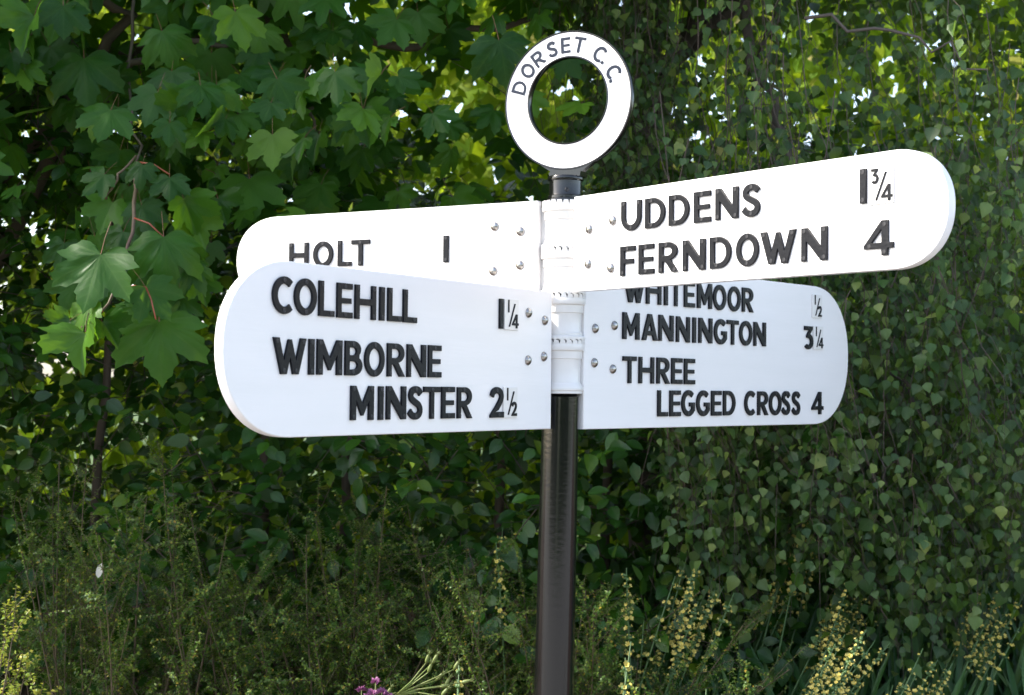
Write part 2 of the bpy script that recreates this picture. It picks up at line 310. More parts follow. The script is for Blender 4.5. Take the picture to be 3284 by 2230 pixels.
    if c == '.': return .22, [[(0, 0), (.2, 0), (.2, .2), (0, .2)]], []
def extrude_outline(name, loops, depth, bevel, res=1):
    """2D loops -> solid between z=0 and z=depth with rounded edges"""
    cu = bpy.data.curves.new(name, 'CURVE'); cu.dimensions = '2D'; cu.fill_mode = 'BOTH'
    for lp in loops:
        s = cu.splines.new('POLY'); s.points.add(len(lp)-1)
        for i, p in enumerate(lp): s.points[i].co = (p[0], p[1], 0, 1)
        s.use_cyclic_u = True
    cu.extrude = max(depth/2-bevel, 1e-5); cu.bevel_depth = bevel; cu.bevel_resolution = res; cu.offset = -bevel
    o = bpy.data.objects.new(name, cu); sc.collection.objects.link(o); dg = bpy.context.evaluated_depsgraph_get()
    me = bpy.data.meshes.new_from_object(o.evaluated_get(dg), depsgraph=dg)
    bpy.data.objects.remove(o); bpy.data.curves.remove(cu)
    me.transform(Matrix.Translation((0, 0, depth/2))); me.name = name; me.materials.clear()
    return setauto(me, 32)
def disc_ring(cx, cy, z, r):
    """raised screw head with a dark recess, 8 sided"""
    V = []; F = []; n = 8
    for rr, zz in ((r, 0), (r*.95, .0007), (r*.62, .0008), (r*.5, .0002)):
        for k in range(n): an = 2*math.pi*k/n; V.append((cx+rr*math.cos(an), cy+rr*math.sin(an), z+zz))
    V.append((cx, cy, z+.0003)); m = []
    for i in range(3):
        for k in range(n): a = i*n+k; b = i*n+(k+1) % n; F += [(a, b, b+n), (a, b+n, a+n)]; m += [1 if i < 2 else 2]*2
    for k in range(n): F.append((3*n+k, 3*n+(k+1) % n, 4*n)); m.append(2)
    return V, F, m
def join_raw(me, parts, name):
    """append triangle pieces to a converted curve mesh"""
    V = [tuple(v.co) for v in me.vertices]; F = [tuple(p.vertices) for p in me.polygons]; mi = [0]*len(F); sm = [False]*len(F)
    for v, f, m in parts:
        o = len(V); V += v; F += [tuple(i+o for i in q) for q in f]; mi += m
    out = bpy.data.meshes.new(name); out.from_pydata(V, [], F); out.polygons.foreach_set('material_index', mi)
    out.polygons.foreach_set('use_smooth', [True]*len(F)); out.update(); setauto(out, 32); return out
_gl = {}
def letter_mesh(c, h=H, depth=.0048, bevel=.0008, screws=True):
    k = (c, h)
    if k in _gl: return _gl[k]
    wd, loops, sc_ = glyph(c)
    L_ = [[((x-wd/2)*h, y*h) for x, y in lp] for lp in loops]
    me = extrude_outline('letter_'+c, L_, depth, bevel)
    if screws: me = join_raw(me, [disc_ring((x-wd/2)*h, y*h, depth+.0001, .0042) for x, y in sc_], 'letter')
    _gl[k] = (me, wd*h); return _gl[k]

AX = lambda z: .1120 + .0141*z                       # pole axis X (z measured from eye level)
PY = 3.349
post = thing('fingerpost', 'black and white cast road fingerpost with round finial and four white arms', 'signpost', (AX(-EYE+.15), PY, float(ground_z(.1, PY))))
PO = off(post)
def shear_pts(V): return [(x+AX(z-EYE), y+PY, z) for x, y, z in V]
acc = Acc(); zs = [(-1.62, .049), (-1.3, .0475), (-.695, .0452), (-.3, .0432), (-.06, .0415), (-.015, .0413), (.0, .030)]
acc.add((lambda v, f: (shear_pts(v), f))(*lathe([(r, z+EYE) for z, r in zs], 64)))
link('pole', setauto(acc.mesh('pole', post.location)), [M_black], post)
# collars
joints = [.425, .317, .213, .109, .0065]
def collar(z1, z0, last=False):
    """one cast collar: castellated top ring, body, and step mouldings"""
    pr = [(.043, z0), (.0475 if not last else .048, z0+.001), (.0478, z0+.006), (.0505, z0+.008), (.051, z0+.0115)] if last else [(.0435, z0+.010), (.0455, z0+.012), (.046, z0+.016), (.0458, z0+.022)]
    if last: pr += [(.051, z0+.0135)]
    pr += [(.0445, z0+.024), (.0437, z0+.026), (.0435, z1-.040), (.0440, z1-.0385), (.0462, z1-.0375), (.0465, z1-.035), (.0465, z1-.0215), (.0478, z1-.020), (.0515, z1-.0185), (.0523, z1-.0165), (.0523, z1-.006), (.0515, z1-.004), (.044, z1-.004)]
    A = Acc(); v, f = lathe([(r, z+EYE) for r, z in pr], 72); A.add((shear_pts(v), f), 0)
    n = 22                                           # teeth standing on the rim
    for k in range(n):
        a0 = 2*math.pi*(k+.18)/n; a1 = 2*math.pi*(k+.82)/n; aL = 2*math.pi*(k+.02)/n; aR = 2*math.pi*(k+.98)/n
        q = []
        for aa, zz in ((aL, z1-.0045), (aR, z1-.0045), (a1, z1+.004), (a0, z1+.004)):
            for r in (.0525, .0465): q.append((r*math.cos(aa), r*math.sin(aa), zz+EYE))
        A.add((shear_pts(q), [(0, 2, 4), (0, 4, 6), (1, 5, 3), (1, 7, 5), (6, 4, 5), (6, 5, 7), (0, 6, 7), (0, 7, 1), (2, 3, 5), (2, 5, 4)]), 0)
    # dark groove core showing between the teeth
    v, f = lathe([(.0495, z1-.004+EYE), (.0495, z1+.003+EYE)], 48); A.add((shear_pts(v), f), 1)
    return A.mesh('collar', post.location)
for i in range(4):
    link('collar', setauto(collar(joints[i], joints[i+1]-.0145 if i == 3 else joints[i+1]-.002, i == 3), 40), [M_whitemetal, M_gap], post)
# skirt above each joint of the upper collars (white lip hanging over the teeth)
for i in range(1, 4):
    A = Acc(); z = joints[i]
    pr = [(.0455, z+.0015), (.0522, z+.0022), (.0526, z+.0045), (.0524, z+.0115), (.0505, z+.0135), (.0462, z+.0145), (.0462, z+.020), (.044, z+.022)]
    v, f = lathe([(r, q+EYE) for r, q in pr], 72); v = shear_pts(v)
    # notch the lower edge so the teeth mesh with it
    v = [(x, y, zz + (.0042*(1 if (int(math.floor(math.atan2(y-PY, x-AX(zz-EYE))/(2*math.pi)*44)) % 2) else 0) if idx < 72*3 else 0)) for idx, (x, y, zz) in enumerate(v)]
    A.add((v, f)); link('collar_lip', setauto(A.mesh('collar_lip', post.location), 40), [M_whitemetal], post)
# cap
A = Acc(); pr = [(.0495, .421), (.0495, .4265), (.0465, .430), (.041, .432), (.041, .4385), (.0405, .440), (.0378, .442), (.0378, .449), (.0385, .450), (.0378, .451), (.0385, .472), (.0425, .475), (.043, .480), (.040, .483), (.030, .484), (0.001, .484)]
pr = [(.044, .426), (.0435, .434), (.041, .436), (.041, .441), (.0385, .4425), (.0375, .446), (.0375, .4755), (.0412, .478), (.042, .483), (.040, .4865), (.031, .488), (.001, .488)]
v, f = lathe([(r, z+EYE) for r, z in pr], 48); A.add((shear_pts(v), f))
cap = link('cap', setauto(A.mesh('cap', post.location), 40), [M_black, M_screw], post)
A = Acc(); cz = .4535
v, f, m = disc_ring(0, 0, 0, .0052)
A.V = [(AX(cz)+.002+x, PY-.0377-z*1.2, cz+EYE+y) for x, y, z in v]; A.F = f; A.mi = [0 if q == 1 else 1 for q in m]
link('cap_screw', A.mesh('cap_screw', post.location), [M_black, M_gap], post)
# ---- roundel
RY = -.47; re = Vector((math.cos(RY), math.sin(RY), 0)); rn = Vector((re.y, -re.x, 0)); RC = Vector((.1245, PY, EYE+.6615))
def ring_profile(prof, n=96):
    """closed profile (r, d) revolved about ring normal; local x,y plane, z outwards"""
    V = []; F = []; m = len(prof)
    for k in range(n):
        a = 2*math.pi*k/n
        for r, d in prof: V.append((r*math.sin(a), r*math.cos(a), d))
    for k in range(n):
        for j in range(m):
            a0 = k*m+j; a1 = k*m+(j+1) % m; b0 = ((k+1) % n)*m+j; b1 = ((k+1) % n)*m+(j+1) % m
            F += [(a0, a1, b1), (a0, b1, b0)]
    return V, F, m
ro, ri = .1585, .0985
prof = [(ri, -.010), (ri-.001, -.004), (ri-.001, .0085), (ri, .0100), (ri+.0026, .0100), (ri+.0034, .0094), (ro-.0034, .0094), (ro-.0026, .0100), (ro, .0100), (ro+.001, .0085), (ro+.001, -.004), (ro, -.010), (ro-.004, -.0102), (ri+.004, -.0102)]
V, F, m = ring_profile(prof); mi = []
for k in range(96):
    for j in range(m): mi += [1 if j in (5, 12) else 0]*2
rm = Matrix(((re.x, 0, rn.x, RC.x), (re.y, 0, rn.y, RC.y), (0, 1, 0, RC.z), (0, 0, 0, 1)))
RME = npmesh('roundel', V, F, mi=mi); setauto(RME, 50)
roundel = link('roundel', RME, [M_black, M_white], post, PO @ rm)
# flared bracket under the ring
A = Acc()
def slab(poly, z0, z1):
    n = len(poly); V = [(x, y, z1) for x, y in poly]+[(x, y, z0) for x, y in poly]; F = []
    cx = sum(p[0] for p in poly)/n; cy = sum(p[1] for p in poly)/n; V += [(cx, cy, z1), (cx, cy, z0)]
    for i in range(n):
        j = (i+1) % n; F += [(i, j, 2*n), (j+n, i+n, 2*n+1), (i, i+n, j+n), (i, j+n, j)]
    return V, F
arc = [(math.sin(R(t))*(ro-.002), -math.cos(R(t))*(ro-.002)) for t in range(28, -29, -4)]
poly = [(-.034, -.174), (.034, -.174), (.043, -.160)]+[(ro*math.sin(R(28)), -ro*math.cos(R(28)))]+arc[1:-1]+[(-ro*math.sin(R(28)), -ro*math.cos(R(28))), (-.043, -.160)]
A.add(slab(poly, -.0095, .0085))
A.add(slab([(-.038, -.1765), (.038, -.1765), (.040, -.1655), (.020, -.1615), (-.020, -.1615), (-.040, -.1655)], -.020, .020))
A.add(slab([(-.005, -.172), (.005, -.172), (.004, -.1605), (-.004, -.1605)], .008, .015))
link('bracket', setauto(A.mesh('bracket'), 25), [M_black], roundel)
for c, ang, rad in (('D', -72.3, .1275), ('O', -52.8, .1262), ('R', -35.8, .1258), ('S', -18.0, .1262), ('E', -2.2, .1262), ('T', 13.4, .1272), ('C', 39.0, .1265), ('.', 48.0, .1160), ('C', 64.2, .1265), ('.', 72.6, .1125)):
    h = .036; me, wd = letter_mesh(c, h, .0014, .0002, False)
    an = R(-ang); M = Matrix.Rotation(an, 4, 'Z') @ Matrix.Translation((0, rad-h/2 if c != '.' else rad-.0035, .0093)) @ Matrix.Diagonal((.93, 1, 1, 1))
    link('letter', me, [M_ringletter], roundel, M)
# ---- boards  (name, yaw, X, Y, z bottom, z top, centre of end, half length of end)
BO = {'C': (-.9942, .08886, 3.29404, -.0868, .2203, .866, .170, -1),
      'U': (-.8994, .13589, 3.2893, .2203, .4333, .866, .117, 1),
      'W': (.85199, .16375, 3.34918, -.0884, .2992, 1.040, .196, 1),
      'H': (.51044, .05521, 3.34916, .2170, .4319, .748, .130, -1)}
TH = .021
boards = {}
lab = {'C': 'nearest left arm, white with three lines of black letters', 'U': 'upper right arm, sunlit white board tilting towards the viewer', 'W': 'lower right arm with the most lines of lettering', 'H': 'upper left arm, white board partly hidden behind the lower one'}
for b, (yaw, X, Y, z0, z1, sc_, ha, sg) in BO.items():
    d = Vector((sg*math.cos(yaw), math.sin(yaw), 0)); e = d*sg
    n = Vector((e.y, -e.x, 0)); hh = z1-z0; r = hh/2
    end = [(sc_+ha*math.copysign(abs(math.cos(R(t)))**.92, math.cos(R(t))), r+r*math.copysign(abs(math.sin(R(t)))**.92, math.sin(R(t)))) for t in np.linspace(-90, 90, 40)]
    lp = [(0, 0)]+end+[(0, hh)]
    if sg < 0: lp = [(-x, y) for x, y in lp][::-1]
    me = extrude_outline('finger_board', [lp], TH, .0022, 2); me.transform(Matrix.Translation((0, 0, -TH)))
    bm = Matrix(((e.x, 0, n.x, X), (e.y, 0, n.y, Y), (0, 1, 0, EYE+z0), (0, 0, 0, 1)))
    o = link('finger_board', me, [M_white], post, PO @ bm); o['label'] = lab[b]; boards[b] = (o, z0, sg)
    # back batten joining the board to its collar
    A = Acc(); zb = {'H': (.012, .20), 'U': (.012, .20), 'C': (.035, .255), 'W': (.01, .33)}[b]
    if sg < 0: A.add(slab([(-.15, zb[0]), (.035, zb[0]), (.035, zb[1]), (-.15, zb[1])], -TH-.012, -TH-.0002))
    else: A.add(slab([(-.03, zb[0]), (.15, zb[0]), (.15, zb[1]), (-.03, zb[1])], -TH-.012, -TH-.0002))
    link('fixing_plate', setauto(A.mesh('fixing_plate'), 25), [M_whitemetal], o)
def put(b, c, s, z, me=None, mats=None, name='letter', dz=.0001, tilt=.25, sx=1):
    o, z0, sg = boards[b]
    M = Matrix.Translation((s*sg, z-z0, dz)) @ Matrix.Rotation(R(random.uniform(-tilt, tilt)), 4, 'Z') @ Matrix.Diagonal((sx, 1, 1, 1))
    return link(name, me, mats, o, M)
def word(b, z, items):
    for c, s, wd in items:
        me, w0 = letter_mesh(c)
        put(b, c, s, z+random.uniform(-.0004, .0004), me, [M_letter, M_screw, M_gap], 'numeral' if c.isdigit() else 'letter', sx=1 if c in 'I1' else min(1.05, max(.94, wd/w0)))
word('C', .1281, [('C', .8962, .052), ('O', .8365, .0593), ('L', .7793, .0425), ('E', .7285, .0439), ('H', .6683, .0615), ('I', .6187, .0183), ('L', .5789, .0442), ('L', .5309, .044)])
word('C', .0229, [('W', .8756, .0853), ('I', .8185, .0165), ('M', .769, .0691), ('B', .7009, .0494), ('O', .6393, .0592), ('R', .573, .0544), ('N', .508, .061), ('E', .4476, .0435)])
word('C', -.0590, [('M', .6742, .0669), ('I', .6186, .0164), ('N', .5713, .0612), ('S', .5101, .0465), ('T', .4558, .0551), ('E', .4004, .0452), ('R', .3422, .0527), ('2', .2233, .0511)])
word('C', .1288, [('1', .2102, .0177)])
word('U', .3428, [('U', .1903, .0619), ('D', .2635, .0596), ('D', .3338, .0591), ('E', .4006, .0472), ('N', .468, .0613), ('S', .5328, .0476), ('1', .8034, .0155)])
word('U', .2464, [('F', .1805, .0461), ('E', .2379, .0469), ('R', .3039, .0584), ('N', .378, .0642), ('D', .4514, .0579), ('O', .5231, .059), ('W', .6021, .0898), ('N', .6908, .0618), ('4', .838, .0648)])
word('W', .2095, [('W', .1875, .085), ('H', .2656, .0613), ('I', .3166, .0175), ('T', .3590, .0534), ('E', .4177, .0464), ('M', .485, .0659), ('O', .5536, .0596), ('O', .6223, .06), ('R', .6876, .0549)])
word('W', .1218, [('M', .1751, .0658), ('A', .2501, .0628), ('N', .318, .0615), ('N', .3904, .0584), ('I', .4396, .0167), ('N', .4897, .0609), ('G', .5581, .0585), ('T', .6157, .0545), ('O', .679, .0614), ('N', .7477, .0598), ('3', 1.0032, .0499)])
word('W', .0183, [('T', .1707, .0528), ('H', .2379, .0614), ('R', .3073, .0543), ('E', .3651, .0464), ('E', .42, .047)])
word('W', -.0609, [('L', .306, .0426), ('E', .3588, .0469), ('G', .4143, .0567), ('G', .4802, .0583), ('E', .5412, .0464), ('D', .6015, .0565), ('C', .7002, .0512), ('R', .7652, .0539), ('O', .8278, .0622), ('S', .8835, .0437), ('S', .9373, .044), ('4', 1.0545, .0635)])
word('H', .2990, [('H', .6759, .0597), ('O', .6008, .0609), ('L', .5354, .0417), ('T', .488, .0549), ('1', .2427, .0141)])
# fraction plates
def plate_mesh():
    me = extrude_outline('fraction_plate', [[(-.027, 0), (.027, 0), (.027, .0655), (-.027, .0655)]], .0035, .0006)
    return me
PM = plate_mesh()
def frac(b, s, z, top, bot):
    put(b, 'p', s, z-.001, PM, [M_whitemetal], 'fraction_plate', tilt=.1)
    parts = [(top, .027, -.0135, .0370), ('/', .050, .0005, .0065), (bot, .030, .0130, .0040)]
    for c, h, dx, dz_ in parts:
        wd, loops, _ = glyph(c); k = ('f', c, h)
        if c == '1': loops = [[(0.06, 0), (.19, 0), (.19, 1), (.06, 1)]]
        if k not in _gl:
            _gl[k] = extrude_outline('fraction_'+c, [[((x-wd/2)*h*(.82 if c in '234' else 1), y*h) for x, y in l] for l in loops], .0022, .0002)
        o, z0, sg = boards[b]
        link('numeral' if c != '/' else 'fraction_bar', _gl[k], [M_letter], o, Matrix.Translation((s*sg+dx, z-z0+dz_-.001, .0034)))
frac('C', .1705, .1288, '1', '4'); frac('C', .1715, -.0590, '1', '2')
frac('U', .8435, .3405, '3', '4'); frac('W', 1.0500, .2110, '1', '2'); frac('W', 1.0570, .1225, '1', '4')
# dome bolts
pr = [(.0112, 0), (.0112, .0008), (.0104, .0028), (.0086, .0050), (.0060, .0066), (.0030, .0074), (.0001, .0076)]
v, f = lathe(pr, 24); BM = npmesh('bolt', v, f)
for b, P in {'C': [(.0993, .1681), (.032, .1546), (.1, .0645), (.0345, .0741)], 'U': [(.0527, .3565), (.1302, .3692), (.0501, .2797), (.1246, .2663)],
             'W': [(.0402, .1425), (.1127, .152), (.0379, .0636), (.1077, .0504)], 'H': [(.1121, .3778), (.0438, .3633), (.115, .2744), (.0442, .2857)]}.items():
    for s, z in P: put(b, 'b', s, z, BM, [M_bolt], 'bolt', tilt=0)

# ================================================================ FOLIAGE
def star_leaf(outline_half, rings=(.55,), curl=.2, fold=.1, k=1):
    """symmetric leaf from half outline starting at the tip; centre at the petiole joint"""
    P = outline_half + [(-x, y) for x, y in outline_half[::-1] if abs(x) > 1e-6]
    n = len(P); V = [(0, 0, 0)]; F = []
    levels = list(rings)+[1.0]
    for r in levels:
        for x, y in P: V.append((x*r, y*r, 0))
    for i in range(n): F.append((0, 1+(i+1) % n, 1+i))
    for l in range(len(levels)-1):
        for i in range(n):
            a = 1+l*n+i; b = 1+l*n+(i+1) % n; F += [(a, b, b+n), (a, b+n, a+n)]
    V = np.array(V, float); r2 = V[:, 0]**2+V[:, 1]**2
    V[:, 2] = -curl*r2 + fold*np.abs(V[:, 0])*(1 if k else 0) + .02*np.sin(V[:, 0]*9+V[:, 1]*7)
    return V, np.array(F), V[:, :2].copy()
SYC = [(0, 1.0), (.07, .88), (.15, .83), (.18, .72), (.25, .67), (.235, .58), (.22, .51), (.31, .54), (.40, .62), (.50, .61), (.66, .66), (.635, .55), (.70, .47), (.62, .39), (.63, .31), (.54, .24), (.48, .19), (.60, .16), (.70, .10), (.58, .02), (.54, -.06), (.44, -.10), (.36, -.17), (.24, -.17), (.12, -.12), (.03, -.02)]
SYCLO = [(0, 1.0), (.14, .80), (.17, .44), (.36, .58), (.62, .66), (.62, .44), (.42, .17), (.64, .10), (.50, -.1), (.24, -.17), (.03, -.02)]
def syc_leaf(curl, fold):
    V, F, uv = star_leaf(SYC, (.45, .75), curl, fold)
    V[:, 2] += .05*np.cos(5.1*np.arctan2(V[:, 0], V[:, 1]))*np.hypot(V[:, 0], V[:, 1])
    return V, F, uv
def simple_leaf(wd, tip, base, n=5, curl=.15, fold=.15, teeth=0, rings=()):
    """ovate leaf length 1 along +y"""
    prof = []
    for i in range(n+1):
        t = i/n; s = math.sin(math.pi*t**base)**tip
        prof.append((wd*.5*s*(1+teeth*(-1)**i), 1-t))
    V = []; F = []
    for i, (x, y) in enumerate(prof):
        V += [(-x, y, fold*x), (0, y, 0), (x, y, fold*x)]
    for i in range(n):
        a = i*3; F += [(a, a+3, a+4), (a, a+4, a+1), (a+1, a+4, a+5), (a+1, a+5, a+2)]
    V = np.array(V, float); V[:, 2] -= curl*V[:, 1]**2; F = np.array(F)
    P = V[F]; ar = np.linalg.norm(np.cross(P[:, 1]-P[:, 0], P[:, 2]-P[:, 0]), axis=1); F = F[ar > 1e-7]
    return V, F, V[:, :2].copy()
def add_petiole(T, ln, r, bend=.15, mi_leaf=0):
    V, F, uv = T; v, f = tube([(0, 0, 0), (0, -ln*.5, bend*.4*ln), (0, -ln, bend*ln*.2)], [r, r*.9, r*.9], 3, False)
    o = len(V); return np.r_[V, np.array(v)], np.r_[F, np.array(f)+o], np.r_[uv, np.array(v)[:, :2]], np.r_[np.zeros(len(F), int), np.ones(len(f), int)]
def frames(pos, nrm, dirv, size):
    """rotation+scale matrices: z=normal, y=leaf direction (projected), x=y x z"""
    nrm = nrm/np.linalg.norm(nrm, axis=1)[:, None]; d = dirv - (dirv*nrm).sum(1)[:, None]*nrm; d /= np.linalg.norm(d, axis=1)[:, None]+1e-9
    x = np.cross(d, nrm); M = np.zeros((len(pos), 4, 4)); s = size[:, None]
    M[:, :3, 0] = x*s; M[:, :3, 1] = d*s; M[:, :3, 2] = nrm*s; M[:, :3, 3] = pos; M[:, 3, 3] = 1; return M
def scatter(name, tmpl, M, tint, off_, mi=None):
    V, F, uv = tmpl[:3]; n = len(M); nv = len(V)
    W = np.einsum('nij,vj->nvi', M[:, :3, :3], V) + M[:, None, :3, 3] - np.array(off_)
    FF = F[None] + (np.arange(n)*nv)[:, None, None]
    return npmesh(name, W.reshape(-1, 3), FF.reshape(-1, 3), np.tile(uv, (n, 1)), np.repeat(tint, nv), None if mi is None else np.tile(mi, n))
def hidden_by_boards(px, py):
    return ((px > 700) & (px < 2700) & (py > 640) & (py < 1380)) | ((px > 1850) & (px < 3020) & (py > 500) & (py < 900))
def plant_leaves(parent, M, hi, lo, mats, n_ind=300, name='leaf', force=0, size_w=1.0):
    """the 300 leaves that show largest become parts, all others one joined part"""
    px, py = proj(M[:, :3, 3]); sz = np.linalg.norm(M[:, :3, 1], axis=1)
    vis = (px > 0) & (px < 3284) & (py > 0) & (py < 2230) & ~hidden_by_boards(px, py)
    score = np.where(vis, sz**size_w/M[:, 1, 3]**3, 0); score[:force] = 1e3
    idx = np.argsort(-score)[:n_ind]; rest = np.ones(len(M), bool); rest[idx] = False
    meshes = []
    for h in hi:
        me = npmesh(name, h[0], h[1], h[2], np.zeros(len(h[0])), h[3] if len(h) > 3 else None)
        for m in mats: me.materials.append(m)
        meshes.append(me)
    O = off(parent)
    for k, i in enumerate(idx):
        o = bpy.data.objects.new(name, meshes[int(rng.integers(len(meshes)))]); sc.collection.objects.link(o); o.parent = parent
        o.matrix_local = O @ Matrix(M[i].tolist()) @ Matrix.Diagonal((rng.uniform(.86, 1.12), rng.uniform(.9, 1.1), rng.uniform(.3, 1.9), 1))
    R_ = M[rest]; t = rng.random(len(R_))
    me = scatter('foliage', lo, R_, t, parent.location, lo[3] if len(lo) > 3 else None)
    link('foliage', me, mats, parent, kind='stuff')
def rnd(n, s=1.0): return rng.normal(0, s, (n, 3))

# ---------------------------------------------------------------- sycamore
syc = thing('sycamore_tree', 'sycamore tree with large five-lobed leaves hanging over the upper left', 'tree', (-2.05, 5.4, float(ground_z(-2.05, 5.4))))
T_hi = [add_petiole(syc_leaf(c, f), .55, .009) for c, f in ((.10, .10), (.22, .02), (.32, .16), (.05, -.06), (.45, .05), (.2, .75))]
T_lo = star_leaf(SYCLO, (), .2, .08)
hand = [  # px, py, width px, Y, lean (tip direction dx), facing x
    (324, 816, 245, 3.85, -.25, -.1), (511, 1033, 270, 3.98, .10, .1), (468, 922, 190, 3.9, .9, .5), (291, 972, 165, 3.85, -.9, -.7), (274, 1071, 185, 3.75, .10, -.6),
    (222, 1030, 120, 3.8, -1.2, -.3), (330, 1035, 130, 3.9, .8, .3), (525, 761, 200, 3.98, .15, .1), (473, 840, 150, 4.05, -.1, 0), (612, 850, 130, 4.05, .7, .5), (640, 900, 120, 4.1, .4, .8),
    (551, 230, 150, 4.3, .05, -.1), (506, 296, 150, 4.25, -.3, -.1), (681, 279, 190, 4.35, .1, .2), (544, 570, 125, 4.1, .1, .1), (457, 530, 115, 4.1, -.1, 0), (335, 560, 130, 4.15, -.9, -.2),
    (203, 19, 170, 4.2, .1, .2), (109, 54, 190, 4.15, -.2, -.3), (270, 189, 210, 4.4, .1, .1), (308, 364, 115, 4.4, -.2, -.1), (379, 345, 110, 4.4, .1, .1), (800, 575, 190, 4.5, .15, .1),
    (932, 383, 130, 4.6, .1, .1), (770, 240, 120, 4.4, 1.0, .9), (800, 360, 120, 4.4, .8, 1.1), (520, 100, 150, 4.3, .4, .2), (690, 60, 170, 4.3, .7, .3), (755, 40, 160, 4.25, .5, 1.3),
    (590, 640, 150, 4.15, .6, .8), (360, 650, 150, 4.2, -.4, -.2), (455, 660, 140, 4.15, .3, 0), (620, 700, 140, 4.2, .5, .4), (700, 640, 120, 4.3, .4, .3), (395, 745, 130, 4.1, -.5, -.3), (560, 880, 140, 4.15, .3, .2),
    (1060, 100, 130, 4.7, .1, .2), (830, 90, 140, 4.5, .1, .1), (1180, 180, 120, 4.8, 0, .1), (1600, 130, 200, 4.3, .3, .6), (1340, 40, 150, 4.6, .1, 0), (340, 885, 130, 4.15, -.2, -.2), (585, 960, 120, 4.1, .3, .4), (430, 985, 110, 4.1, -.3, .1)]
hp = np.array([list(at(h[0], h[1], h[3])) for h in hand]); hs = np.array([h[2]*h[3]/FPX/1.25 for h in hand])
hn = np.array([[h[5]*.6+rng.normal(0, .1), -1, .35+rng.normal(0, .15)] for h in hand]); hd = np.array([[h[4], -.25, -1] for h in hand])
def syc_floor(px):
    return np.interp(px, [-900, 0, 150, 240, 300, 560, 640, 720, 1000, 1500, 1800, 1900, 1960], [900, 620, 700, 900, 1120, 1060, 960, 740, 800, 760, 620, 420, -100])
n = 4300; px = rng.uniform(-900, 2000, n); py = rng.uniform(-1500, 1150, n); Yd = 4.25 + 1.9*rng.random(n)**1.0
cl = np.floor(px/260)+np.floor(py/230)*7; Yd += (np.sin(cl*12.9898)*.5)*.35
ok = (py < syc_floor(px)) & ~((px < 760) & (px > 0) & (py > 700) & (Yd > 4.6)); ok &= ~((px > 1150) & (py > -300) & (rng.random(n) < .62))
gp = np.sin(px*.021+py*.013)+np.sin(py*.027-px*.009)+np.sin(px*.05+py*.04)*.5; ok &= ~((gp > 1.25) & (px > -50)); ok &= ~((px > 1600) & (px < 2050) & (py > 120) & (py < 640) & (rng.random(n) < .85))
px, py, Yd = px[ok], py[ok], Yd[ok]
sp = np.array([list(at(a, b, c)) for a, b, c in zip(px, py, Yd)]); m_ = len(sp)
sn = np.c_[rng.normal(-.1, .55, m_), -np.abs(rng.normal(.9, .4, m_)), rng.normal(.55, .4, m_)]; sd = np.c_[rng.normal(0, .5, m_), rng.normal(-.35, .4, m_), -np.ones(m_)]
ss = rng.uniform(.072, .128, m_)
# unseen rest of the crown, added left and forward to shade the planting
ne = 11000; ex = rng.uniform(-5.4, -1.7, ne); ey = rng.uniform(3.8, 7.6, ne); ez = rng.uniform(1.7, 6.6, ne)
ex2 = rng.uniform(-2.6, 1.2, 5200); ey2 = rng.uniform(4.3, 6.6, 5200); ez2 = rng.uniform(2.9, 5.8, 5200)
E_ = np.c_[np.r_[ex, ex2], np.r_[ey, ey2], np.r_[ez, ez2]]
epx, epy = proj(E_); E_ = E_[~((epx > -40) & (epx < 3300) & (epy > -40))]
E_ = E_[~((E_[:, 0] > -2.4) & (E_[:, 1] < 4.05))]
c0 = np.array([-2.4, 5.5, 3.6]); q = (E_-c0)/np.array([3.6, 2.5, 3.5]); E_ = E_[(q**2).sum(1) < 1.0+.25*rng.random(len(E_))]
me_ = len(E_); en = rnd(me_, .5)+np.array([0, -.2, .8]); ed = rnd(me_, .5)+np.array([0, 0, -1.0]); es = rng.uniform(.10, .15, me_)
Ms = frames(np.r_[hp, sp, E_], np.r_[hn, sn, en], np.r_[hd, sd, ed], np.r_[hs, ss, es])
plant_leaves(syc, Ms, T_hi, T_lo, [L_syc, M_petiole], 300, force=len(hand))
def limb(parent, name, pts, r0, r1, matl, n=8, wob=.02):
    P = [Vector(p) for p in pts]; Q = []
    for i in range(len(P)-1):
        for j in range(4): t = j/4; Q.append(P[i].lerp(P[i+1], t) + Vector(tuple(rng.normal(0, wob, 3)))*(1 if (i or j) else 0))
    Q.append(P[-1]); k = len(Q); A = Acc(); A.add(tube(Q, [r0+(r1-r0)*i/(k-1) for i in range(k)], n))
    return link(name, A.mesh(name, parent.location), [matl], parent)
b0 = Vector((-2.05, 5.4, .55))
tr = [b0-Vector((0, 0, .15)), Vector((-1.98, 5.4, 1.6)), Vector((-1.95, 5.35, 2.4)), Vector((-2.1, 5.3, 3.8)), Vector((-2.2, 5.2, 5.4))]
limb(syc, 'trunk', tr, .10, .045, M_bark_syc, 14, .012)
